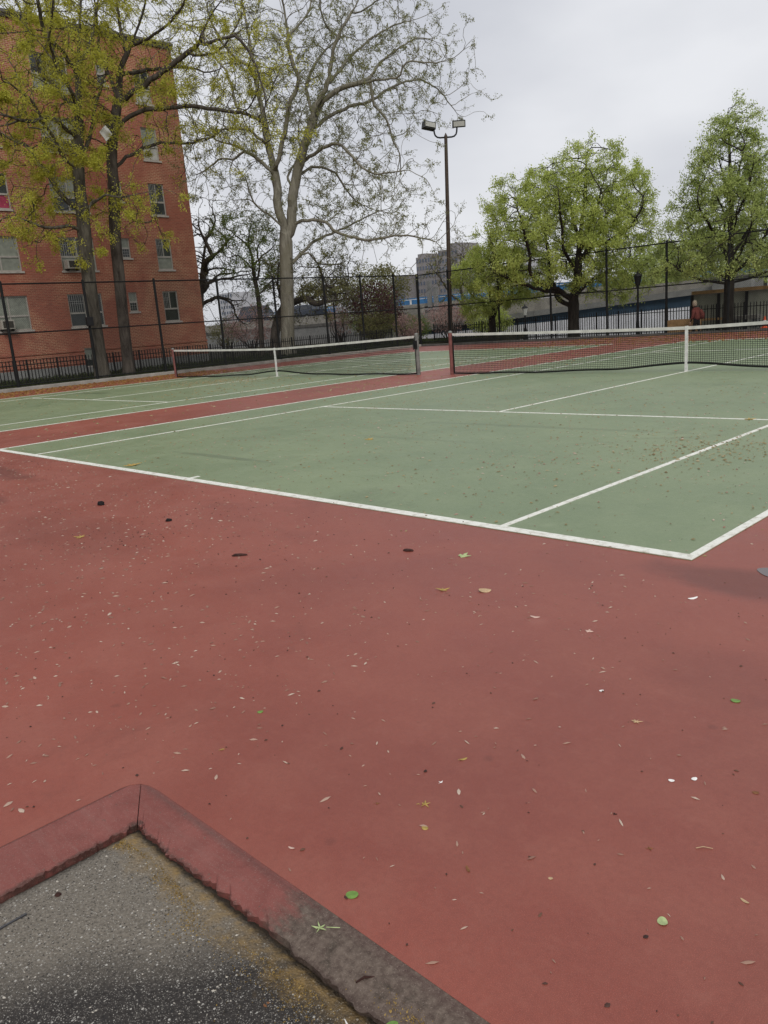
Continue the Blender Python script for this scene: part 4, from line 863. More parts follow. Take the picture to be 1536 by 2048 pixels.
def a_t1(b, L, rng):
    return np.concatenate([along(L, 620, 0.7, rng, 0.3), loc_ell(330, b, -0.9, 0, 10.0, 3.2, 3.0, 2.6, rng), loc_ell(150, b, -0.2, 0, 14.0, 3.6, 3.4, 2.4, rng), loc_ell(60, b, -1.8, 0, 6.0, 2.0, 1.8, 0.8, rng)])
tree('T1', 'locust_tree', 'nearer-left tree with thick ridged trunk and yellow-green spring foliage', a_t1, 0.265, 0.0070, 'bark_dark', 'leaf_locust', 90000, 0.080, 0.1, seed=21, dk=0.40, di=2.4, clump=0.75, spread=0.075, aspect=0.42, twig=3, twig_len=0.36, maxtips=3)
def a_t2(b, L, rng):
    return np.concatenate([along(L, 620, 0.65, rng, 0.35), loc_ell(160, b, 0.6, 0, 11.6, 2.6, 2.6, 2.2, rng), loc_ell(160, b, 2.2, 0, 14.6, 3.4, 3.2, 2.0, rng), loc_ell(60, b, 0.9, 0, 6.7, 1.6, 1.6, 0.6, rng),
                           loc_ell(70, b, 6.6, -2.6, 11.3, 1.1, 1.0, 2.6, rng)])
tree('T2', 'locust_tree', 'slender dark-trunked tree just right of the thick one, limbs reaching over the roof corner', a_t2, 0.225, 0.0070, 'bark_brown', 'leaf_locust', 42000, 0.080, 0.1, seed=22, dk=0.42, di=2.2, clump=0.8, spread=0.075, aspect=0.42, twig=3, twig_len=0.34)
def a_t3(b, L, rng):
    return np.concatenate([along(L, 1700, 0.75, rng, 0.25), loc_ell(500, b, 0.6, 0, 14.6, 6.5, 5.5, 4.6, rng), loc_ell(260, b, 4.4, 0, 12.6, 5.0, 4.0, 2.6, rng), loc_ell(240, b, 4.0, 0.5, 7.6, 3.8, 3.2, 2.2, rng), loc_ell(120, b, -2.2, 0, 10.5, 2.4, 3, 3.2, rng)])
tree('T3', 'plane_tree', 'tall forked plane tree with pale trunk and sparse new leaves in the centre', a_t3, 0.36, 0.0066, 'bark_plane', 'leaf_plane', 80000, 0.074, 0.1, seed=23, dk=0.36, di=2.2, iters=46, spread=0.055, droop=0.6, twig=3, twig_len=0.34, maxtips=1, cap=11000, clump=0.35, mom=0.9, wander=0.16, flare=0.45)
def a_t9(b, L, rng):
    return np.concatenate([loc_ell(1100, b, -0.3, 0, 5.1, 4.3, 4.0, 2.8, rng, 0.15), loc_ell(170, b, -3.0, 0, 4.0, 1.9, 1.8, 1.5, rng), loc_ell(150, b, 2.2, 0, 3.2, 1.9, 1.7, 1.1, rng), loc_ell(260, b, -0.7, 0, 7.5, 1.7, 1.7, 1.3, rng), loc_ell(120, b, 2.6, 0, 6.9, 1.1, 1.4, 1.1, rng), loc_ell(330, b, 1.0, 0, 7.2, 2.3, 2.3, 2.2, rng), loc_ell(260, b, -2.2, 0, 6.5, 2.0, 2.0, 1.9, rng), loc_ell(260, b, 2.3, 0, 5.9, 1.6, 2.0, 1.7, rng)])
tree('T9', 'linden_tree', 'broad round bright green linden behind the far fence', a_t9, 0.27, 0.0078, 'bark_linden', 'leaf_linden', 112000, 0.070, -0.33, seed=24, dk=0.34, di=2.6, step=0.28, clump=0.3, spread=0.10, droop=1.0, aspect=0.75, twig=3, twig_len=0.30, maxtips=1)
def a_t10(b, L, rng):
    U, W = view_axes(b); n = 1900
    z = 2.85+6.75*rng.uniform(0, 1, n)**1.3; r = 3.7*np.clip(1-(z-2.3)/7.4, 0.02, 1)**0.8*np.sqrt(rng.uniform(0.05, 1, n)); a = rng.uniform(0, 2*np.pi, n)
    return U*(r*np.cos(a))[:, None]+W*(r*np.sin(a))[:, None]+np.stack([0*z, 0*z, z], 1)
tree('T10', 'linden_tree', 'tall cone-shaped green linden near the right edge', a_t10, 0.21, 0.0085, 'bark_linden', 'leaf_linden_dark', 76000, 0.068, -0.33, seed=25, clump=0.3, dk=0.34, di=2.4, step=0.27, trop=(0, 0, 0.28), spread=0.10, droop=0.8, aspect=0.7, twig=3, twig_len=0.34, maxtips=1)
def a_t8(b, L, rng):
    return np.concatenate([loc_ell(330, b, 0.0, 0, 3.9, 2.1, 2.0, 1.6, rng), loc_ell(90, b, -0.6, -0.4, 2.2, 1.0, 0.9, 0.7, rng), loc_ell(100, b, 1.0, 0, 3.0, 1.4, 1.3, 0.9, rng)])
tree('T8', 'linden_tree', 'small forked linden between the light pole and the broad linden', a_t8, 0.19, 0.008, 'bark_linden', 'leaf_linden', 32000, 0.070, -0.33, clump=0.45, seed=26, dk=0.36, di=2.2, step=0.24, spread=0.12, droop=1.0, aspect=0.75, twig=2, twig_len=0.25, maxtips=2)
def a_t4(b, L, rng):
    return np.concatenate([along(L, 260, 0.5, rng, 0.2), loc_ell(240, b, -0.2, 0, 6.3, 1.9, 1.7, 1.7, rng), loc_ell(80, b, 0.6, 0, 4.2, 1.3, 1.3, 0.8, rng)])
tree('T4', 'young_tree', 'thin young tree with fresh green leaves left of the plane tree trunk', a_t4, 0.13, 0.008, 'bark_brown', 'leaf_green', 12000, 0.085, 0.1, seed=27, dk=0.34, di=1.8, step=0.22, spread=0.10, twig=2, twig_len=0.25)
def a_t5(b, L, rng):
    return np.concatenate([along(L, 300, 0.6, rng, 0.3, 0), loc_ell(160, b, 2.6, 0, 4.2, 2.4, 1.6, 1.2, rng)])
tree('T5', 'leaning_tree', 'dark leaning tree behind the plane tree with one heavy sideways limb', a_t5, 0.25, 0.010, 'bark_brown', 'leaf_olive', 8000, 0.09, 0.1, seed=28, dk=0.36, di=1.8, step=0.24, spread=0.10, twig=2, twig_len=0.3)
def a_t6(b, L, rng):
    return np.concatenate([along(L, 420, 0.6, rng, 0.25, 0), loc_ell(200, b, 1.2, 0, 6.4, 2.4, 2.0, 2.2, rng)])
tree('T6', 'bare_tree', 'nearly bare dark tree reaching out from behind the building corner', a_t6, 0.34, 0.012, 'bark_brown', 'leaf_olive', 2600, 0.09, 0.1, seed=29, dk=0.38, di=1.9, step=0.26, spread=0.08, twig=2, twig_len=0.34)
TREES['T11'] = dict(base=[-33.2, 33.4, 0], limbs=[[[0, 0, 0], [0.1, 0, 1.6], [0, 0.1, 3.0], [-0.2, 0, 4.2], [-0.1, 0, 5.4], [0.2, 0.1, 6.8]], [[0, 0, 2.4], [0.9, 0.3, 3.4], [1.5, 0.6, 4.8], [1.8, 0.8, 6.0]], [[0, 0, 2.8], [-0.9, -0.4, 3.6], [-1.6, -0.6, 4.8], [-2.2, -0.9, 5.6]], [[0, 0, 4.0], [0.8, -0.7, 5.2], [1.2, -1.0, 6.6]]])
tree('T11', 'bare_tree', 'bare-twigged tree with a few yellowish leaves behind the light pole', lambda b, L, rng: np.concatenate([along(L, 260, 0.6, rng, 0.3, 0), loc_ell(300, b, 0, 0, 5.6, 2.8, 2.4, 2.0, rng)]),
     0.17, 0.008, 'bark_brown', 'leaf_olive', 2600, 0.13, -0.33, seed=30, dk=0.38, di=2.0, step=0.26, spread=0.12, twig=2, twig_len=0.4)

def shrub(name, label, c, r, n, size, leafmat, seed, zb, group='shrubs behind the fences', cat='shrub', lumps=7):
    rng = np.random.default_rng(seed); c = np.array(c, float); r = np.array(r, float)
    root = tag(empty(name, (c[0], c[1], zb)), label, cat, group); o = np.array([c[0], c[1], zb])
    m = MB(); parts = []
    tops = ell(lumps+6, c, r*0.85, rng, 0.5)
    for p in tops:
        q = p-o; a = np.array([rng.normal(0, 0.10), rng.normal(0, 0.10), -0.05]); md = a*0.45+q*0.55+rng.normal(0, 0.12, 3)*[1, 1, 0.3]
        m.tube([tuple(a), tuple(md), tuple(q)], [0.045, 0.028, 0.008], 5)
    m.build('stem', 'bark_brown', root)
    for k in range(lumps+6):
        q = tops[k]; parts.append(ell(int(n*0.6/(lumps+6)), q, r*rng.uniform(0.28, 0.5), rng, 0.2))
    parts.append(ell(int(n*0.4), c, r, rng, 0.45)); p = np.concatenate(parts); p = p[p[:, 2] > zb+0.12]-o
    cr = link('foliage', leaves_mesh('foliage', p, np.full(len(p), size), rng, 0.3, 0.6), leafmat, root); cr['kind'] = 'stuff'
shrub('plum_tree', 'dark purple-leaved plum behind the left fence near the corner', (-29.7, 20.4, 2.35), (1.9, 1.9, 1.75), 7000, 0.12, 'leaf_plum', 41, 0.1, 'trees around the courts', 'tree')
shrub('olive_shrub', 'olive green shrub in front of the purple plum', (-28.2, 18.9, 1.25), (1.6, 1.4, 0.95), 3600, 0.10, 'leaf_olive', 42, 0.1)
shrub('blossom_shrub', 'pink blossoming shrub right of the purple plum', (-27.1, 20.5, 1.1), (1.0, 1.0, 0.8), 2400, 0.09, 'leaf_pink', 43, 0.1)
shrub('blossom_shrub', 'pink blossoming shrub just behind the light pole', (-27.7, 25.2, 1.4), (1.7, 1.3, 1.05), 3600, 0.09, 'leaf_pink', 44, -0.33)
shrub('blossom_shrub', 'pale pink blossoming shrub between the building corner and the plane tree', (-39.6, 17.8, 2.0), (2.1, 1.7, 1.35), 3600, 0.10, 'leaf_pink', 45, 0.1)
shrub('blossom_shrub', 'small pink blossom bush in front of the plum, left side', (-31.6, 19.0, 1.9), (0.9, 0.9, 1.2), 1600, 0.09, 'leaf_pink', 46, 0.1)
shrub('green_shrub', 'loose green shrub beyond the purple plum', (-36.0, 26.6, 2.3), (2.3, 1.8, 1.9), 4200, 0.13, 'leaf_green', 47, 0.1)
shrub('green_shrub', 'yellow-green bush beside the low park lamp', (-25.4, 26.3, 1.25), (1.6, 1.2, 1.25), 4200, 0.11, 'leaf_linden', 48, -0.27)
shrub('green_shrub', 'low green bush beneath the fence corner', (-31.2, 25.6, 0.9), (1.4, 1.0, 0.95), 2400, 0.10, 'leaf_green', 49, -0.33)
shrub('olive_shrub', 'olive weedy shrub beside the building corner', (-43.4, 18.2, 1.7), (1.4, 1.2, 1.2), 1800, 0.10, 'leaf_olive', 50, 0.1)

def far_trees():
    for i, (x, y, z, rx, rz, mt, lb) in enumerate([(-46.5, 37.5, 4.4, 3.0, 2.4, 'leaf_olive', 'olive tree crown above the retaining wall, left of the fence corner'), (-96, 75, 5.5, 6, 4.2, 'leaf_olive', 'distant olive tree line seen left of the plane trunk'),
                                       (-13.5, 33.5, 3.5, 4.2, 2.6, 'leaf_linden_dark', 'green trees massed behind the concrete parapet'), (-6.0, 30.8, 3.2, 3.0, 2.2, 'leaf_green', 'dark green tree behind the panel wall on the right'), (-18.5, 34.5, 3.3, 2.6, 2.0, 'leaf_linden_dark', 'green tree beyond the ramp behind the broad linden')]):
        zb = 2.1 if i == 0 else -0.33
        shrub('background_tree', lb, (x, y, z), (rx, rx, rz), 6500, 0.17 if i != 1 else 0.3, mt, 60+i, zb, 'trees beyond the road', 'tree', 9)
far_trees()

def lawn_grass():
    rng = np.random.default_rng(9); n = 16000
    x = CX-0.25-rng.uniform(0, 1, n)**1.6*9; y = rng.uniform(-8, CY+6, n); keep = (x > -30.8) | (y > 9); x, y = x[keep], y[keep]; n = len(x)
    c = np.stack([x, y, np.full(n, 0.095)], 1); out = np.tile(np.array([[0, 0, 2.6]]), (n, 1))
    o = link('grass', leaves_mesh('grass', c, np.full(n, 0.17), rng, 0, 0.16, out), 'leaf_grass'); tag(o, 'rough dark grass and weeds along the left fence', 'grass', kind='stuff')
lawn_grass()

# ================================================================== LIGHT POLE, LAMPS, SIGN
def floodlight():
    root = tag(empty('floodlight_pole', (-21.6, 18.05, 0)), 'tall brown light pole with two floodlights at the far corner', 'light pole')
    H = 10.55; lx = 0.42
    MB().tube([(0, 0, -0.34), (lx*0.02, 0, 0.5), (lx*0.5, 0, H*0.5), (lx, 0, H)], [0.135, 0.125, 0.11, 0.085], 14).lathe([(0.09, 0), (0.05, 0.08), (0.01, 0.16)], 12, (lx, 0, H)).build('pole', 'pole_brown', root)
    U = Vector((0.68, 0.73, 0))
    for s in (-1, 1):
        P0 = Vector((lx, 0, H-0.06)); Z = Vector((0, 0, 1)); pts = [P0, P0+U*s*0.30, P0+U*s*0.44+Z*0.03, P0+U*s*0.54+Z*0.12, P0+U*s*0.58+Z*0.24, P0+U*s*0.60+Z*0.42]
        MB().tube(pts, 0.042, 8).build('arm', 'iron', root)
        c = pts[-1]+Z*0.16+U*s*(0.10 if s > 0 else 0.26)
        h = MB(); 
        h.v = [(-0.38, -0.20, -0.19), (0.38, -0.20, -0.19), (0.38, 0.20, -0.16), (-0.38, 0.20, -0.16), (-0.38, -0.25, 0.19), (0.38, -0.25, 0.19), (0.36, 0.16, 0.24), (-0.36, 0.16, 0.24)]
        h.f = [(0, 3, 2, 1), (4, 5, 6, 7), (0, 1, 5, 4), (1, 2, 6, 5), (2, 3, 7, 6), (3, 0, 4, 7)]
        ang = math.atan2(U.y, U.x)+(0.35 if s < 0 else -0.05)
        h.v = [(x*0.88, y*0.88, z*0.88) for x, y, z in h.v]; hd = h.build('lamp_head', 'lamp_housing', root, c, (R(8 if s > 0 else -10), R(9) if s < 0 else 0, ang), bevel=0.02)
        box(-0.28, 0.28, -0.232, -0.220, -0.11, 0.12).build('lens', 'lantern_glass', hd)
floodlight()
def park_lamp(loc, h, label, glass='lantern_glass'):
    root = tag(empty('park_lamp', loc), label, 'lamp post', 'park lamps')
    MB().lathe([(0.17, 0), (0.17, 0.12), (0.11, 0.2), (0.10, 0.6), (0.065, 0.75), (0.055, 1.0), (0.045, h-0.55), (0.07, h-0.52), (0.05, h-0.45)], 12).build('post', 'iron', root, smooth=False)
    MB().lathe([(0.10, h-0.45), (0.17, h-0.05), (0.18, h-0.03)], 10).build('lantern', glass, root)
    MB().lathe([(0.21, h-0.028), (0.16, h+0.05), (0.05, h+0.12), (0.015, h+0.22)], 10).build('cap', 'iron', root)
park_lamp((-29.0, 16.3, 0.1), 3.2, 'black park lamp with pale lantern left of the purple plum')
park_lamp((-22.5, 26.4, -0.26), 1.95, 'small dark park lamp in front of the yellow-green bush')
park_lamp((-11.08, 19.1, -0.33), 3.0, 'black lamp post right of the broad linden trunk', 'iron')
def number_sign():
    root = tag(empty('number_sign', (-13.98, CY-0.07, 3.42)), 'small black sign with white numeral 5 high on the far fence', 'sign')
    box(-0.17, 0.17, -0.008, 0.008, -0.21, 0.21).build('plate', 'sign_black', root)
    cu = bpy.data.curves.new('numeral', 'FONT'); cu.body = '5'; cu.size = 0.40; cu.align_x = 'CENTER'; cu.align_y = 'CENTER'; cu.extrude = 0.003
    tmp = bpy.data.objects.new('tmp', cu); COL.objects.link(tmp); bpy.context.view_layer.update()
    me = bpy.data.meshes.new_from_object(tmp); bpy.data.objects.remove(tmp); me.materials.clear()
    link('numeral', me, 'sign_white', root, (0, -0.014, 0), (math.pi/2, 0, 0))
number_sign()
def sheet():
    rng = random.Random(2); V = []; F = []; n = 7
    for j in range(n):
        for i in range(n):
            u, v = i/(n-1)-0.5, j/(n-1)-0.5; V.append((0.05*math.sin(6*u+2*v)+0.03*math.cos(7*v), u*0.36+v*0.05, v*0.40+0.03*u))
    for j in range(n-1):
        for i in range(n-1): F.append((j*n+i, j*n+i+1, (j+1)*n+i+1, (j+1)*n+i))
    me = bpy.data.meshes.new('plastic_sheet'); me.from_pydata(V, [], F); o = link('plastic_sheet', me, 'white_plastic', None, (-23.62, 0.42, 9.45), (R(38), 0, R(-25)))
    md = o.modifiers.new('s', 'SOLIDIFY'); md.thickness = 0.012
    tag(o, 'white diamond-shaped plastic sheet caught on the slender trunk', 'plastic sheet')
sheet()
def fence_box():
    root = tag(empty('control_box', (CX+0.10, -1.6, 2.35)), 'small dark box strapped to the fence post beside the thick trunk', 'box')
    box(-0.04, 0.10, -0.13, 0.13, -0.16, 0.18).build('case', 'iron', root, bevel=0.015)
    MB().tube([(0.03, 0, -0.16), (0.03, 0.02, -0.9), (0.0, 0.03, -2.15)], 0.018, 6).build('conduit', 'fence_black', root)
fence_box()

# ================================================================== BACKGROUND STRUCTURES
def sloped(x0, x1, za, zb, zc, zd, y0, y1):
    """slab in x whose bottom runs za..zb and top zc..zd"""
    m = MB(); m.v = [(x0, y0, za), (x1, y0, zb), (x1, y1, zb), (x0, y1, za), (x0, y0, zc), (x1, y0, zd), (x1, y1, zd), (x0, y1, zc)]
    m.f = [(0, 3, 2, 1), (4, 5, 6, 7), (0, 1, 5, 4), (1, 2, 6, 5), (2, 3, 7, 6), (3, 0, 4, 7)]; return m
def ramp():
    root = tag(empty('ramp_wall', (0, 28, 0)), 'long concrete ramp wall, white below and blue above, behind the far fence', 'wall')
    xl, xr = -34.4, -11.3
    li = lambda x, a, b: a[1]+(b[1]-a[1])*(x-a[0])/(b[0]-a[0])
    wb = lambda x: li(x, (-32, 0.38), (-13.9, 1.0)); lb = lambda x: max(wb(x)+0.30, li(x, (-19.5, 1.30), (-12.5, 1.65))); lt = lambda x: lb(x)+0.33; pt = lambda x: max(lt(x)+0.45, li(x, (-19.5, 2.28), (-11.5, 2.5)))
    n = 8
    for i in range(n):
        a = xl+(xr-xl)*i/n; b = xl+(xr-xl)*(i+1)/n-0.015
        sloped(a, b, -0.33, -0.33, wb(a), wb(b), 0, 0.5).build('white_panel', 'wall_white', root)
        sloped(a, b, wb(a)+.002, wb(b)+.002, lb(a), lb(b), 0.06, 0.5).build('blue_panel', 'wall_blue', root)
        sloped(a, b, lb(a)+.002, lb(b)+.002, lt(a), lt(b), -0.16, 0.5).build('ledge', 'concrete_grey', root)
        sloped(a, b, lt(a)+.002, lt(b)+.002, pt(a), pt(b), 0.02, 0.4).build('parapet', 'concrete', root)
    root = tag(empty('retaining_wall', (0, 30, 0)), 'long grey concrete retaining wall left of the fence corner', 'wall')
    for i in range(16):
        a = -100+i*4.1; b = a+4.07
        box(a, b, 0, 0.55, -0.33, 1.55).build('panel', 'concrete_grey', root); box(a, b, -0.06, 0.55, 1.552, 1.80).build('coping', 'concrete_dark', root)
        box(a, b, 0.05, 0.35, 1.802, 2.48).build('parapet', 'concrete', root)
    root = tag(empty('concrete_pillar', (-10.1, 27.2, 0)), 'tall plain concrete block at the right end of the ramp', 'pillar')
    box(-1.0, 1.05, 0, 1.6, -0.33, 2.36).build('block', 'concrete_grey', root, bevel=0.02); box(-1.06, 1.11, -0.05, 1.66, 2.362, 2.46).build('cap', 'concrete_dark', root)
    root = tag(empty('viaduct', (0, 62, 0)), 'distant elevated road with blue steel girder', 'bridge')
    for i in range(13):
        a = -104+i*6.5
        box(a, a+6.45, 0, 0.5, 3.45, 4.25).build('girder', 'girder_blue', root); box(a, a+6.45, -0.8, 8, 3.05, 3.44).build('deck', 'concrete', root)
        box(a+0.3, a+0.55, -0.78, -0.70, 3.445, 4.0).build('rail_post', 'white_plastic', root)
        if i % 2 == 0: box(a+2.6, a+3.9, 1.5, 3.5, -0.33, 3.045).build('pier', 'concrete_grey', root)
        box(a, a+6.45, -0.80, -0.74, 4.0, 4.07).build('rail', 'white_plastic', root)
    for k, (x, lb) in enumerate(((-60.6, 'tall grey mast in front of the distant tower, left one'), (-59.6, 'tall grey mast in front of the distant tower, right one'))):
        r = tag(empty('steel_mast', (x, 60.5, -0.33)), lb, 'mast', 'masts beside the elevated road')
        box(-0.22, 0.22, -0.22, 0.22, 0, 6.4-k*0.8).build('shaft', 'concrete_grey', r); box(-0.34, 0.34, -0.34, 0.34, -0.01, 0.5).build('base', 'concrete', r)
ramp()
def tower(x0, x1, y, dp, h, label, floors, bays, mat='tower_wall', steps=None):
    root = tag(empty('apartment_tower', ((x0+x1)/2, y, -0.34)), label, 'building', 'distant towers'); w = (x1-x0)/2
    box(-w, w, 0, dp, 0, h).build('wall', mat, root)
    for (a, b, hh) in (steps or []): box(a*w, b*w, 0.6, dp-1, h+0.002, h+hh).build('penthouse', mat, root)
    wm = box(-0.5, 0.5, -0.12, 0.06, -0.5, 0.5).mesh('window'); wm.materials.append(MATS['tower_glass'])
    fh = h/floors; bw = 2*w/bays
    for j in range(1, floors):
        for i in range(bays):
            o = link('window', wm, None, root, (-w+bw*(i+0.5), 0, fh*(j+0.5))); o.scale = (bw*0.52, 1, fh*0.48)
    return root
tower(-208, -197.8, 220, 14, 25.0, 'grey distant apartment tower, left slab, above the blue girder', 9, 7, steps=[(-0.9, -0.2, 1.2)])
tower(-197.6, -188, 221, 14, 26.4, 'grey-brown distant apartment tower beside the light pole', 10, 6, steps=[(0.0, 0.9, 2.0)])
tower(-187.5, -181, 224, 12, 19.5, 'pale distant block right of the light pole', 6, 4, 'tower_pale')
tower(-216, -210, 215, 10, 19.0, 'low distant roofline left of the grey towers', 6, 5)
tower(-343, -332, 220, 14, 22, 'pale distant tower behind the thin young tree', 8, 5, 'tower_pale')
tower(-172, -163, 230, 12, 25, 'pale distant tower hidden behind the small linden', 8, 5, 'tower_pale')

def car(loc, rz, paint, label, van=False):
    root = tag(empty('parked_car', loc, rz), label, 'car', 'cars on the raised road')
    L, W = (4.9, 1.9) if van else (4.6, 1.8); h = 1.85 if van else 1.42
    prof = [(-L/2, 0.35), (-L/2+0.05, 0.95), (-L/2+0.5, h-0.08), (-L/2+0.9, h), (0.35, h), (1.15, 0.98), (L/2-0.15, 0.86), (L/2, 0.62), (L/2-0.02, 0.32)]
    m = MB(); n = len(prof); m.v = [(x, -W/2, z) for x, z in prof]+[(x, W/2, z) for x, z in prof]
    for i, (x, z) in enumerate(prof):
        if z > 1.2: m.v[i] = (x, -W/2+0.14, z); m.v[n+i] = (x, W/2-0.14, z)
    m.f = [tuple(range(n)), tuple(reversed(range(n, 2*n)))]+[(i, n+i, n+(i+1) % n, (i+1) % n) for i in range(n)]
    m.build('body', paint, root, bevel=0.05)
    for s in (-1, 1):
        y = s*(W/2-0.055)
        for a, b in ((-L/2+0.72, -0.42), (-0.34, 0.62)):
            q = MB(); q.v = [(a, y, 1.0), (b, y, 1.0), (b-(0.28 if b > 0 else 0), y-s*0.065, h-0.14), (a+(0.12 if a < -1 else 0), y-s*0.065, h-0.14)]; q.v += [(x, yy+s*0.02, z) for x, yy, z in q.v]
            q.f = [(0, 1, 2, 3), (7, 6, 5, 4), (0, 4, 5, 1), (1, 5, 6, 2), (2, 6, 7, 3), (3, 7, 4, 0)]; q.build('window', 'car_glass', root)
    wm = MB().tube([(0, -0.10, 0), (0, 0.10, 0)], 0.32, 16).mesh('wheel'); wm.materials.append(MATS['tyre'])
    rim = MB().tube([(0, -0.105, 0), (0, 0.105, 0)], 0.19, 10).mesh('rim'); rim.materials.append(MATS['car_silver'])
    for x in (-L/2+0.85, L/2-0.9):
        for s in (-1, 1): w = link('wheel', wm, None, root, (x, s*(W/2-0.10), 0.32)); link('rim', rim, None, w)
    for s in (-1, 1): box(L/2-0.10, L/2+0.01, s*0.62-0.16, s*0.62+0.16, 0.62, 0.76).build('headlight', 'lantern_glass', root)
car((-58.0, 32.4, 2.152), 0.0, 'car_dark', 'dark van on the raised road beside the building corner', True)
car((-51.5, 32.6, 2.152), math.pi, 'car_dark', 'dark car on the raised road behind the pink blossoms')
car((-45.6, 34.2, 2.152), 0.0, 'car_silver', 'silver car on the raised road behind the plane trunk')

def panel_wall():
    root = tag(empty('panel_wall', (-10.25, 23.0, -0.27)), 'grey panel wall with a tan timber top rail at the right edge', 'wall')
    for i in range(8):
        a = i*1.3; box(a, a+1.285, 0, 0.08, 0, 1.90).build('panel', 'panel_grey', root)
    for i in range(9): box(i*1.3-0.05, i*1.3+0.05, -0.11, -0.002, 0, 1.88).build('post', 'iron', root)
    for i in range(3): box(i*3.45, i*3.45+3.42, -0.13, 0.12, 1.905, 2.06).build('top_rail', 'wood_tan', root)
    root = tag(empty('timber_bench', (-8.95, 22.45, -0.265)), 'low tan timber bench in front of the grey panel wall', 'bench')
    box(-0.85, 0.85, -0.2, 0.2, 0.66, 0.76).build('seat', 'wood_tan', root)
    for x in (-0.7, 0.7): box(x-0.05, x+0.05, -0.16, 0.16, 0, 0.658).build('leg', 'concrete_dark', root)
    root = tag(empty('planter_box', (-8.75, 18.75, -0.335)), 'low tan wooden planter box at the feet of the walking person', 'planter')
    for y in (-0.28, 0.24): box(-0.70, 0.70, y, y+0.04, 0, 0.94).build('long_side', 'wood_tan', root)
    for x in (-0.70, 0.66): box(x, x+0.04, -0.238, 0.238, 0, 0.93).build('short_side', 'wood_tan', root)
    box(-0.655, 0.655, -0.235, 0.235, 0, 0.85).build('soil_fill', 'soil', root)
    root = tag(empty('concrete_bench', (-7.0, 21.2, -0.335)), 'pale concrete bench left of the orange cone', 'bench')
    box(-0.6, 0.6, -0.25, 0.25, 0.72, 0.90).build('seat', 'concrete', root, bevel=0.015)
    for x in (-0.45, 0.45): box(x-0.12, x+0.12, -0.2, 0.2, 0, 0.718).build('leg', 'concrete_grey', root)
    root = tag(empty('traffic_cone', (-5.55, 19.5, 0.03)), 'orange traffic cone with white collar at the right edge', 'traffic cone')
    box(-0.19, 0.19, -0.19, 0.19, 0, 0.035).build('foot', 'cone_orange', root)
    root.scale = (0.7, 0.7, 0.7)
    MB().lathe([(0.15, 0.036), (0.105, 0.30)], 14).build('body', 'cone_orange', root); MB().lathe([(0.106, 0.30), (0.075, 0.46)], 14).build('collar', 'white_plastic', root); MB().lathe([(0.075, 0.46), (0.03, 0.70)], 14).build('tip', 'cone_orange', root)
    tag(box(-6.3, -4.6, 18.9, 20.2, -0.335, 0.028).build('plinth', 'concrete_dark'), 'low concrete plinth under the orange cone', 'plinth', kind='structure')
panel_wall()

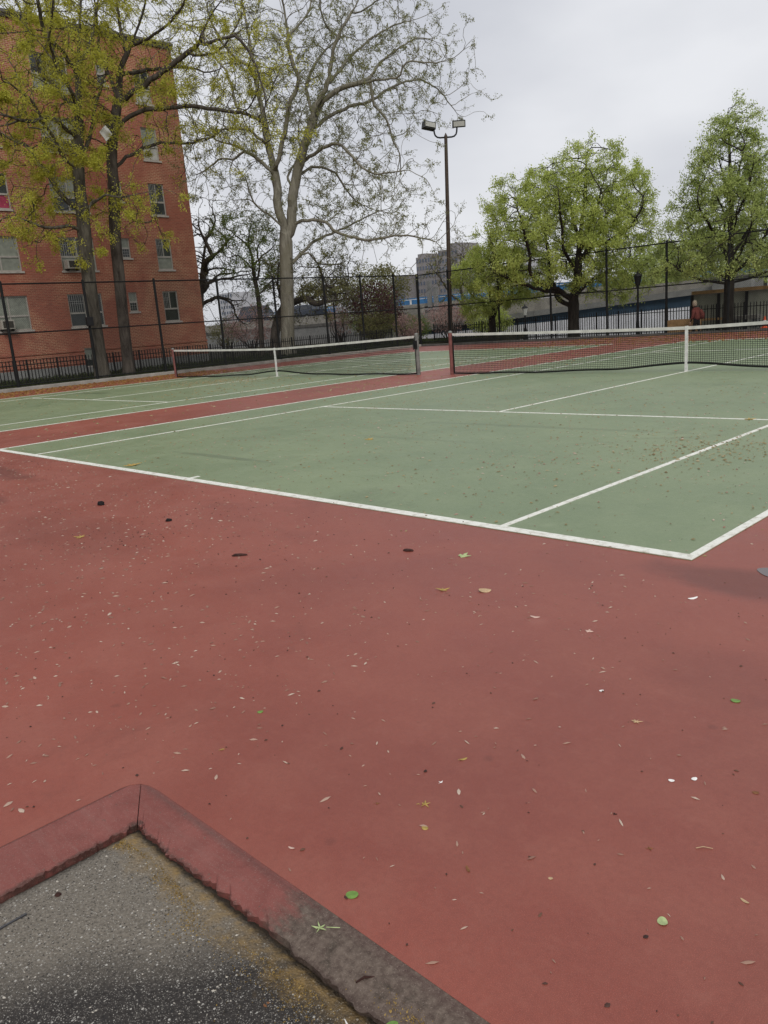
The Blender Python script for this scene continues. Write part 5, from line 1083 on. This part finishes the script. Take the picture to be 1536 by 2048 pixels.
def skin_body(name, verts, edges, rads, mat, parent, root_i=0, sub=2):
    me = bpy.data.meshes.new(name); me.from_pydata(verts, edges, []); o = link(name, me, mat, parent)
    md = o.modifiers.new('skin', 'SKIN'); md.use_smooth_shade = True
    for i, r in enumerate(rads): me.skin_vertices[0].data[i].radius = r if hasattr(r, '__len__') else (r, r)
    me.skin_vertices[0].data[root_i].use_root = True
    md2 = o.modifiers.new('sub', 'SUBSURF'); md2.levels = sub; md2.render_levels = sub
    return o
def person():
    # walking towards image left, slightly stooped, jacket over a dark outfit
    root = tag(empty('person', (-7.86, 18.15, -0.335), R(160)), 'person in a red jacket and black trousers walking behind the far fence', 'person')
    root.scale = (0.88, 0.82, 0.98)
    v = [(0, 0, 0.92), (0.03, 0, 1.10), (0.08, 0, 1.32), (0.12, 0, 1.43), (0.15, 0, 1.50), (0.17, 0, 1.60),            # pelvis .. head
         (0.06, 0.17, 1.36), (0.02, 0.24, 1.12), (0.14, 0.24, 0.92), (0.20, 0.23, 0.84),                              # far arm
         (0.06, -0.17, 1.36), (-0.02, -0.24, 1.12), (0.08, -0.26, 0.90), (0.13, -0.25, 0.82),                         # near arm
         (0.02, 0.09, 0.86), (0.12, 0.10, 0.48), (0.06, 0.10, 0.08), (0.20, 0.10, 0.03),
         (0.0, -0.09, 0.86), (-0.04, -0.10, 0.48), (-0.20, -0.10, 0.12), (-0.10, -0.10, 0.03)]
    e = [(0, 1), (1, 2), (2, 3), (3, 4), (4, 5), (2, 6), (6, 7), (7, 8), (8, 9), (2, 10), (10, 11), (11, 12), (12, 13), (0, 14), (14, 15), (15, 16), (16, 17), (0, 18), (18, 19), (19, 20), (20, 21)]
    r = [(0.14, 0.17), (0.12, 0.15), (0.13, 0.18), 0.06, 0.06, 0.10, 0.07, 0.05, 0.04, 0.032, 0.07, 0.05, 0.04, 0.032, 0.10, 0.075, 0.05, 0.045, 0.10, 0.075, 0.05, 0.045]
    b = skin_body('body', v, e, r, 'trousers', root); b['label'] = 'dark clothed body'
    # face and hands
    h = MB().lathe([(0.02, -0.13), (0.07, -0.10), (0.085, -0.02), (0.09, 0.05), (0.06, 0.11), (0.01, 0.13)], 12, (0.185, 0, 1.585))
    h.tube([(0.27, 0, 1.60), (0.295, 0, 1.57), (0.265, 0, 1.565)], [0.012, 0.016, 0.01], 6)
    fc = h.build('face', 'skin', root, smooth=True)
    for s in (-1, 1): MB().lathe([(0.002, -0.01), (0.011, 0), (0.002, 0.01)], 6, (0.262, s*0.033, 1.605)).build('eye', 'iron', fc)
    MB().tube([(0.262, -0.025, 1.535), (0.268, 0, 1.532), (0.262, 0.025, 1.535)], 0.006, 5).build('mouth', 'jacket', fc)
    for (x, y, z) in ((0.21, 0.23, 0.81), (0.14, -0.25, 0.79)):
        hd = MB().tube([(x, y, z+0.03), (x+0.01, y, z-0.05)], [0.028, 0.036], 8)
        for k in range(4): hd.tube([(x-0.022+k*0.016, y, z-0.045), (x-0.018+k*0.017, y, z-0.085-0.008*(k in (1, 2))), (x-0.005+k*0.015, y+0.012, z-0.115-0.01*(k in (1, 2)))], [0.009, 0.008, 0.006], 6)
        hd.tube([(x+0.02, y, z-0.01), (x+0.05, y+0.01, z-0.04), (x+0.055, y+0.012, z-0.065)], [0.01, 0.009, 0.007], 6)
        hd.build('hand', 'skin', root, smooth=True)
    MB().lathe([(0.03, -0.12), (0.10, -0.09), (0.118, 0.0), (0.112, 0.07), (0.075, 0.135), (0.01, 0.16)], 14, (0.155, 0, 1.60)).build('hair', 'hair', root, smooth=True)
    jv = [(0.0, 0, 0.86), (0.03, 0, 1.10), (0.07, 0, 1.34), (0.10, 0, 1.43), (0.05, 0.19, 1.36), (0.01, 0.26, 1.11), (0.12, 0.25, 0.95), (0.05, -0.19, 1.36), (-0.03, -0.26, 1.11), (0.06, -0.27, 0.94)]
    je = [(0, 1), (1, 2), (2, 3), (2, 4), (4, 5), (5, 6), (2, 7), (7, 8), (8, 9)]
    skin_body('jacket', jv, je, [(0.19, 0.22), (0.17, 0.20), (0.17, 0.215), (0.09, 0.09), 0.09, 0.075, 0.06, 0.09, 0.075, 0.06], 'jacket', root)
    MB().tube([(-0.12, -0.12, 1.34), (-0.20, -0.16, 1.15), (-0.20, -0.18, 0.95)], [0.06, 0.11, 0.09], 10).build('shoulder_bag', 'jacket', root, smooth=True)
person()

# ================================================================== LITTER ON THE COURT
def bits(name, label, pts, size, mat, seed, aspect=0.3, z=0.009, lift=0.25, cat='litter'):
    rng = np.random.default_rng(seed); n = len(pts); a = rng.uniform(0, 2*np.pi, n); L = size*np.clip(np.exp(rng.normal(-0.15, 0.40, n)), 0.3, 1.8); W = L*aspect*rng.uniform(0.6, 1.4, n)
    d = np.stack([np.cos(a), np.sin(a), rng.normal(0, lift*0.3, n)], 1); w = np.stack([-np.sin(a), np.cos(a), rng.normal(0, lift*0.4, n)], 1)
    zz = z[:, None] if hasattr(z, '__len__') else z
    c = np.concatenate([pts, np.zeros((n, 1))], 1); c[:, 2] = z
    up = np.array([0, 0, 1.])*(W*0.35)[:, None]+0.0015*np.array([0, 0, 1.])
    L, W = L[:, None]/2, W[:, None]/2
    v = np.stack([c-d*L, c-d*L*0.25+w*W, c+d*L*0.5+w*W*0.7, c+d*L, c+d*L*0.4-w*W*0.8, c-d*L*0.35-w*W, c+up], 1)
    v[:, :6, 2] = np.maximum(v[:, :6, 2], c[:, 2:3]-0.0005)
    v = v.reshape(-1, 3)
    f = np.array([[i, (i+1) % 6, 6] for i in range(6)])[None]+(np.arange(n)*7)[:, None, None]
    me = mesh_np(name, v, f.reshape(-1, 3), np.full(6*n, 3)); at = me.attributes.new('rnd', 'FLOAT', 'FACE'); at.data.foreach_set('value', np.repeat(rng.uniform(0, 1, n), 6).astype(np.float32))
    tag(link(name, me, mat), label, cat, kind='stuff')
def litter():
    rng = np.random.default_rng(77)
    def okp(p): return p[~((p[:, 0] > 4.98) & (p[:, 1] < -15.05)) & (p[:, 0] > CX+0.3) & (p[:, 1] < CY-0.35)]
    def zf(p): 
        g = (np.abs(p[:, 1]) < 11.885) & ((np.abs(p[:, 0]) < 5.485) | (np.abs(p[:, 0]-CBX) < 5.485)); return np.where(g, 0.0085, 0.0012)
    def clus(n, x0, x1, y0, y1, k, s):
        c = np.stack([rng.uniform(x0, x1, k), rng.uniform(y0, y1, k)], 1); return c[rng.integers(0, k, n)]+rng.normal(0, s, (n, 2))
    def uni(n, x0, x1, y0, y1): return np.stack([rng.uniform(x0, x1, n), rng.uniform(y0, y1, n)], 1)
    near = okp(np.concatenate([uni(240, 4.2, 9.0, -15.2, -12.2), clus(300, 4.2, 8, -15, -12.3, 34, 0.20), uni(280, 0.5, 6.0, -17.5, -12.1), clus(420, 0, 6.0, -15.5, -12.1, 30, 0.35)]))
    bits('seed_litter', 'pale slim seed husks strewn over the red surround in front', near, 0.019, 'litter_pale', 1, 0.26, zf(near))
    mid = okp(np.concatenate([uni(1300, -9, 5.0, -18, -12), clus(3000, -8, 4.6, -15.5, -12.1, 70, 0.45)]))
    bits('seed_litter', 'pale seed husks drifting over the red surround along the near baseline', mid, 0.025, 'litter_pale', 2, 0.3, zf(mid))
    gr = okp(np.concatenate([uni(2600, -5.5, 9, -11.8, 0), clus(1700, -5, 8, -11.5, -3, 60, 0.6)]))
    bits('seed_litter', 'pale specks of seed and leaf over the near green court', gr, 0.024, 'litter_yellow', 3, 0.5, zf(gr))
    pale = okp(np.concatenate([uni(1900, -5.5, 9, -11.8, 3), clus(1500, -4.5, 6, -10.5, -3, 70, 0.5)])); bits('petal_litter', 'whitish petals over the near green court', pale, 0.021, 'litter_pale', 8, 0.5, zf(pale))
    drift = clus(520, 3.6, 5.8, -9.0, -7.9, 16, 0.30); bits('leaf_litter', 'drift of tan leaves across the right singles line', drift, 0.028, 'litter_yellow', 4, 0.5, zf(drift))
    far = okp(np.concatenate([uni(2600, -23, -5.5, -11, 16), clus(1600, -12, -5, -6, 6, 40, 0.8), clus(900, -16, -12.6, -2.2, -0.6, 14, 0.7)]))
    bits('leaf_litter', 'leaf bits over the left court and the red strip', far, 0.05, 'litter_yellow', 5, 0.5, zf(far))
    ora = okp(np.stack([CX+0.32+rng.uniform(0, 1, 3800)**1.5*3.6, rng.uniform(-12, 3.2, 3800)], 1)); bits('leaf_litter', 'orange-brown leaf drift along the left kerb', ora, 0.085, 'litter_orange', 6, 0.6, zf(ora))
    ora = okp(np.stack([rng.uniform(-14, 12, 3600), CY-0.4-rng.uniform(0, 1, 3600)**1.4*6.5], 1)); bits('leaf_litter', 'orange leaf drift along the far kerb beyond the near net', ora, 0.09, 'litter_orange', 7, 0.6, zf(ora))
    dk = okp(np.concatenate([uni(520, 1.5, 9.0, -16.5, -12.2), uni(1000, -8, 8, -16, -1), clus(700, -4, 3, -14.2, -12.2, 24, 0.3)])); bits('bud_litter', 'small dark bud scales and twigs over the courts', dk, 0.011, 'litter_dark', 9, 0.55, zf(dk))
    # moss tufts and loose chips on the asphalt
    n = 26000; t = rng.uniform(0, 1, n); x = 5.24+t**0.8*2.2; off = np.abs(rng.normal(0, 0.022+0.055*np.clip((x-5.35), 0, 1), n))
    wob = 0.5+0.5*np.sin(x*17+1.3*np.sin(x*5)); keep = rng.uniform(0, 1, n) < (0.25+0.75*wob)
    y = -15.272-off-0.014*np.sin(x*9); c = np.stack([x, y, np.full(n, -0.0225)], 1)[keep]
    c2 = np.stack([6.18+rng.uniform(0, 0.9, 2600), -15.165+rng.normal(0, 0.016, 2600), np.full(2600, -0.008)], 1)
    c2 = c2[np.sin(c2[:, 0]*23)+rng.normal(0, 0.6, len(c2)) > 0.1]
    c3 = np.stack([5.225+np.abs(rng.normal(0, 0.010, 700)), -15.25-rng.uniform(0, 1.2, 700), np.full(700, -0.045)], 1)
    c = np.concatenate([c, c2, c3]); out = np.tile(np.array([[0, 0, 1.6]]), (len(c), 1))
    tag(link('moss', leaves_mesh('moss', c, np.full(len(c), 0.0060), rng, 0, 0.5, out), 'moss'), 'ochre moss tufts along the asphalt edge', 'moss', kind='stuff')
    n = 1300; p = np.stack([5.26+rng.uniform(0, 1, n)**1.2*2.3, -15.27-rng.uniform(0, 1, n)*1.6], 1)
    V = []; F = []
    for i in range(n):
        s = abs(random.gauss(0.0016, 0.0011))+0.0009; a = random.uniform(0, 3.14); ca, sa = math.cos(a), math.sin(a); b = len(V); e = random.uniform(0.5, 1)
        for q in ((s*1.4, 0, 0), (0, s*e, 0), (-s*1.2, s*0.2, 0), (0, -s*e, 0), (0.1*s, 0, s*0.7)):
            V.append((p[i, 0]+q[0]*ca-q[1]*sa, p[i, 1]+q[0]*sa+q[1]*ca, -0.0192+q[2]))
        F += [(b, b+1, b+4), (b+1, b+2, b+4), (b+2, b+3, b+4), (b+3, b, b+4)]
    me = bpy.data.meshes.new('stone_chips'); me.from_pydata(V, [], F); tag(link('stone_chips', me, 'stone_chip'), 'pale stone chips set in the asphalt', 'gravel', kind='stuff')
    V = []; F = []; rr = random.Random(8)
    for i in range(700):
        if rr.random() < 0.6: cx = 5.22+rr.random()**0.8*1.6; cy = -15.218-abs(rr.gauss(0, 0.012))-0.008*min(1, (cx-5.2)*2)
        else: cx = 5.214+abs(rr.gauss(0, 0.010)); cy = -15.22-rr.random()*0.9
        s = rr.choice((0.003, 0.004, 0.006, 0.010)); b = len(V)
        for (x, y, z) in ((1, 0.1, 0), (0.2, 0.9, 0.1), (-0.9, 0.3, 0), (-0.4, -0.8, 0.05), (0.6, -0.7, 0), (0.1, 0.1, 0.8)):
            V.append((cx+x*s*rr.uniform(0.6, 1.3), cy+y*s*rr.uniform(0.6, 1.3), -0.037+z*s*rr.uniform(0.6, 1.3)))
        F += [(b, b+1, b+5), (b+1, b+2, b+5), (b+2, b+3, b+5), (b+3, b+4, b+5), (b+4, b, b+5)]
    me = bpy.data.meshes.new('edge_crumbs'); me.from_pydata(V, [], F); tag(link('edge_crumbs', me, 'concrete_dark'), 'broken crumbs along the edge of the asphalt', 'rubble', kind='stuff')
litter()

def leaf_obj(name, outline, mat, x, y, z, s, a, label, cat, curl=0.25, group='fallen leaves on the courts', stem=0.0):
    n = len(outline); v = [(0, 0, 0.10)]+[(px, py, curl*(px*px*0.8+py*py*0.3)+0.02) for px, py in outline]
    f = [(0, i+1, (i+1) % n+1) for i in range(n)]
    b = len(v); v += [(q[0], q[1], q[2]-0.05) for q in v]; f += [(b, b+(i+1) % n+1, b+i+1) for i in range(n)]
    f += [(i+1, b+i+1, b+(i+1) % n+1, (i+1) % n+1) for i in range(n)]
    me = bpy.data.meshes.new(name); me.from_pydata([tuple(c*s for c in q) for q in v], [], f)
    o = link(name, me, mat, None, (x, y, z+0.05*s), (random.uniform(-0.1, 0.1), random.uniform(-0.1, 0.1), a)); tag(o, label, cat, group)
    if stem: MB().tube([(-s*0.8, 0, 0.05*s), (-s*(0.8+stem*0.5), s*0.15, 0.12*s), (-s*(0.8+stem), s*0.1, 0.02*s)], 0.05*s, 5).build('stem', mat, o)
    return o
def round_o(k=14, e=0.8): return [(math.cos(2*math.pi*i/k), e*math.sin(2*math.pi*i/k)*(1+0.05*math.sin(5*i))) for i in range(k)]
def lobed_o(l=5, deep=0.35):
    o = []
    for i in range(l*4):
        a = 2*math.pi*i/(l*4); r = (deep+(1-deep)*(0.5+0.5*math.cos(l*a))**1.6)*random.uniform(0.55, 1.15); a += random.uniform(-0.12, 0.12); o.append((r*math.cos(a), r*math.sin(a)))
    return o
def oval_o(e=0.35): return [(math.cos(2*math.pi*i/12), e*math.sin(2*math.pi*i/12)) for i in range(12)]
def scattered():
    R_, L_, O_ = round_o(), lobed_o(), oval_o()
    T = [('fallen_leaf', R_, 'leaf_fresh', 5.98, -15.0, 0.0, 0.017, 0.6, 'round fresh green leaf lying on the red court beside the grey edge strip', 'leaf'),
         ('fallen_leaf', R_, 'leaf_pale_green', 6.63, -14.58, 0.0, 0.015, 2.2, 'pale green square-ish leaf alone on the red court at lower right', 'leaf'),
         ('fallen_leaf', R_, 'leaf_fresh', 6.33, -15.21, -0.010, 0.014, 1.0, 'bright green leaf on the mossy edge strip at the bottom of the picture', 'leaf'),
         ('fallen_leaf', lobed_o(5, 0.15), 'leaf_pale_green', 6.0, -15.13, -0.002, 0.022, 3.8, 'lobed greenish leaf with a thin stem on the grey edge strip', 'leaf'),
         ('fallen_leaf', lobed_o(5, 0.18), 'leaf_yellow', 5.86, -14.58, 0.0, 0.021, 0.9, 'splayed yellow-green lobed leaf in the middle of the red foreground', 'leaf'),
         ('fallen_leaf', lobed_o(5, 0.2), 'leaf_yellow', 5.06, -14.79, 0.0, 0.013, 2.0, 'small splayed yellowish leaf above the asphalt corner', 'leaf'),
         ('fallen_leaf', O_, 'leaf_yellow', 5.79, -14.31, 0.0, 0.015, 1.2, 'curled yellow-brown leaf above the splayed lobed leaf', 'leaf'),
         ('fallen_leaf', O_, 'leaf_brown', 6.15, -14.73, 0.0, 0.013, 2.6, 'curled orange-brown leaf right of the round green leaf', 'leaf'),
         ('fallen_leaf', R_, 'leaf_yellow', 5.94, -14.67, 0.0, 0.010, 0.4, 'small crumpled yellow leaf just below the splayed lobed leaf', 'leaf'),
         ('petal', R_, 'petal_white', 6.38, -14.01, 0.0, 0.0095, 0.3, 'left of the two white discs on the red court at right', 'petal'),
         ('petal', R_, 'petal_white', 6.43, -13.96, 0.0, 0.010, 1.3, 'right of the two white discs on the red court at right', 'petal'),
         ('petal', R_, 'petal_white', 5.90, -13.60, 0.0, 0.009, 0.8, 'single white disc farther up the red court, apart from the pair', 'petal'),
         ('fallen_leaf', lobed_o(6, 0.25), 'leaf_tan', 6.12, -13.74, 0.0, 0.024, 0.5, 'pale ragged leaf cluster above the two white discs', 'leaf'),
         ('fallen_leaf', R_, 'leaf_fresh', 6.33, -13.39, 0.0, 0.017, 0.2, 'small green leaf near the right edge of the red court', 'leaf'),
         ('fallen_leaf', lobed_o(4, 0.4), 'leaf_pale_green', 4.30, -12.49, 0.0, 0.050, 0.2, 'green leaf clump just in front of the near baseline', 'leaf'),
         ('fallen_leaf', lobed_o(5, 0.3), 'leaf_yellow', 4.61, -13.04, 0.0, 0.042, 1.2, 'ragged yellow-green leaf left of the tan one on the red court', 'leaf'),
         ('fallen_leaf', R_, 'leaf_tan', 4.81, -12.93, 0.0, 0.034, 0.7, 'flat tan leaf right of the ragged yellow-green one', 'leaf'),
         ('fallen_leaf', lobed_o(4, 0.4), 'petal_pink', 5.55, -13.11, 0.0, 0.028, 0.1, 'pale pinkish leaf scrap in the upper middle of the red surround', 'leaf'),
         ('fallen_leaf', R_, 'leaf_fresh', 4.94, -14.53, 0.0, 0.012, 0.9, 'tiny green leaf alone on the left half of the red foreground', 'leaf'),
         ('catkin_clump', lobed_o(6, 0.45), 'leaf_yellow', -1.53, -11.65, 0.004, 0.10, 0.3, 'yellow-brown catkin clump on the near baseline at left', 'catkins'),
         ('catkin_clump', lobed_o(5, 0.4), 'leaf_yellow', 0.0, -9.14, 0.004, 0.065, 1.3, 'yellow catkin clump in the middle of the near green court', 'catkins'),
         ('catkin_clump', lobed_o(5, 0.4), 'leaf_yellow', 3.73, -6.42, 0.004, 0.07, 2.3, 'yellow catkin clump on the singles line near the right edge', 'catkins'),
         ('catkin_clump', lobed_o(6, 0.4), 'leaf_yellow', 1.38, -13.64, 0.0, 0.05, 0.7, 'ochre catkin clump on the red surround at far left', 'catkins'),
         ('fallen_leaf', O_, 'petal_pink', 5.25, -13.10, 0.0, 0.024, 0.4, 'slim pale leaf left of the pinkish leaf scrap', 'leaf'),
         ('fallen_leaf', O_, 'petal_white', 5.75, -12.46, 0.0, 0.026, 0.9, 'whitish leaf scrap below the near court corner', 'leaf'),
         ('fallen_leaf', lobed_o(4, 0.2), 'leaf_brown', 6.48, -14.35, 0.0, 0.013, 2.4, 'brown crumpled leaf below the two white discs', 'leaf'),
         ('fallen_leaf', O_, 'leaf_tan', 6.75, -14.39, 0.0, 0.012, 2.9, 'tan leaf near the right edge below the white discs', 'leaf'),
         ('fallen_leaf', lobed_o(3, 0.3), 'leaf_brown', 5.74, -14.67, 0.0, 0.010, 0.9, 'small dark brown leaf left of the splayed lobed leaf', 'leaf'),
         ('fallen_leaf', lobed_o(3, 0.4), 'bark_bit', 6.33, -14.27, 0.0, 0.010, 0.3, 'dark bud cluster below the left white disc', 'bud'),
         ('fallen_leaf', lobed_o(4, 0.35), 'petal_white', 5.82, -14.46, 0.0, 0.009, 1.7, 'small white petal above the splayed lobed leaf', 'petal'),
         ('fallen_leaf', R_, 'leaf_brown', 6.07, -15.35, -0.019, 0.008, 1.7, 'small orange leaf lying on the dark asphalt', 'leaf'),
         ('fallen_leaf', O_, 'petal_pink', 5.70, -14.98, 0.0, 0.011, 0.3, 'slim pink husk beside the red edge strip', 'leaf'),
         ('fallen_leaf', R_, 'leaf_brown', 6.60, -13.92, 0.0, 0.010, 0.3, 'brownish leaf right of the two white discs', 'leaf'),
         ('fallen_leaf', R_, 'leaf_tan', 6.34, -14.62, 0.0, 0.0065, 0.3, 'whitish bud left of the pale green square-ish leaf', 'bud')]
    for (nm, o, mt, x, y, z, s, a, lb, cat) in T: leaf_obj(nm, o, mt, x, y, z, s, a, lb, cat, stem=1.6 if 'thin stem' in lb else (0.5 if 'lobed' in lb else 0))
    def lump(name, x, y, z, sx, sy, sz, a, mat, label, cat, seed):
        bm = bmesh.new(); bmesh.ops.create_icosphere(bm, subdivisions=2, radius=1); rr = random.Random(seed)
        for v in bm.verts:
            k = 1+rr.uniform(-0.22, 0.22); v.co = Vector((v.co.x*sx*k, v.co.y*sy*k, max(-0.2, v.co.z)*sz*k))
        me = bpy.data.meshes.new(name); bm.to_mesh(me); bm.free(); tag(link(name, me, mat, None, (x, y, z+sz*0.2), (0, 0, a)), label, cat)
    lump('bark_chip', 2.98, -13.26, 0, 0.055, 0.016, 0.012, 0.75, 'bark_bit', 'long dark bark chip on the red surround left of centre', 'bark', 1)
    lump('black_clod', 0.33, -12.96, 0, 0.036, 0.03, 0.03, 0.4, 'char_black', 'black clod on the red surround near the left edge', 'clod', 2)
    lump('black_clod', 1.57, -12.97, 0, 0.025, 0.02, 0.02, 0.9, 'char_black', 'smaller dark clod right of the black one', 'clod', 3)
    lump('bark_chip', 3.91, -12.58, 0, 0.036, 0.020, 0.012, 0.2, 'bark_bit', 'dark crumbly bark bit near the baseline in the middle', 'bark', 4)
    lump('pebble', 5.325, -15.51, -0.019, 0.009, 0.008, 0.005, 0.2, 'bark_bit', 'flat dark pebble on the pale asphalt', 'pebble', 5)
    m = MB().tube([(-0.022, 0, 0.003), (0, 0.004, 0.006), (0.024, -0.002, 0.003)], [0.002, 0.0032, 0.0015], 6); tag(m.build('twig', 'bark_bit', None, (6.20, -15.165, -0.008), (0, 0, 1.1)), 'dark twig lying on the grey edge strip', 'twig')
    m = MB().tube([(-0.03, 0, 0.002), (0, 0.003, 0.005), (0.035, -0.004, 0.002)], [0.0008, 0.0035, 0.0006], 6); tag(m.build('twig', 'petal_white', None, (6.26, -15.275, -0.019), (0, 0, -0.5)), 'white husk at the bottom edge on the moss', 'twig')
    m = MB().tube([(-0.02, 0, 0.002), (0, 0.003, 0.004), (0.024, -0.003, 0.002)], [0.0012, 0.0014, 0.0008], 5); tag(m.build('twig', 'leaf_tan', None, (6.59, -14.26, 0.0), (0, 0, 0.7)), 'thin tan twig below the white discs', 'twig')
    # flush metal strip in the asphalt
    r = tag(empty('metal_strip', (5.345, -15.70, -0.021)), 'black metal channel sunk in the asphalt at the left edge', 'metal strip')
    box(-0.012, -0.006, -0.14, 0.10, -0.01, 0.008).build('flange', 'steel_strip', r); box(-0.0055, 0.011, -0.14, 0.10, -0.01, 0.0025).build('channel', 'char_black', r)
scattered()
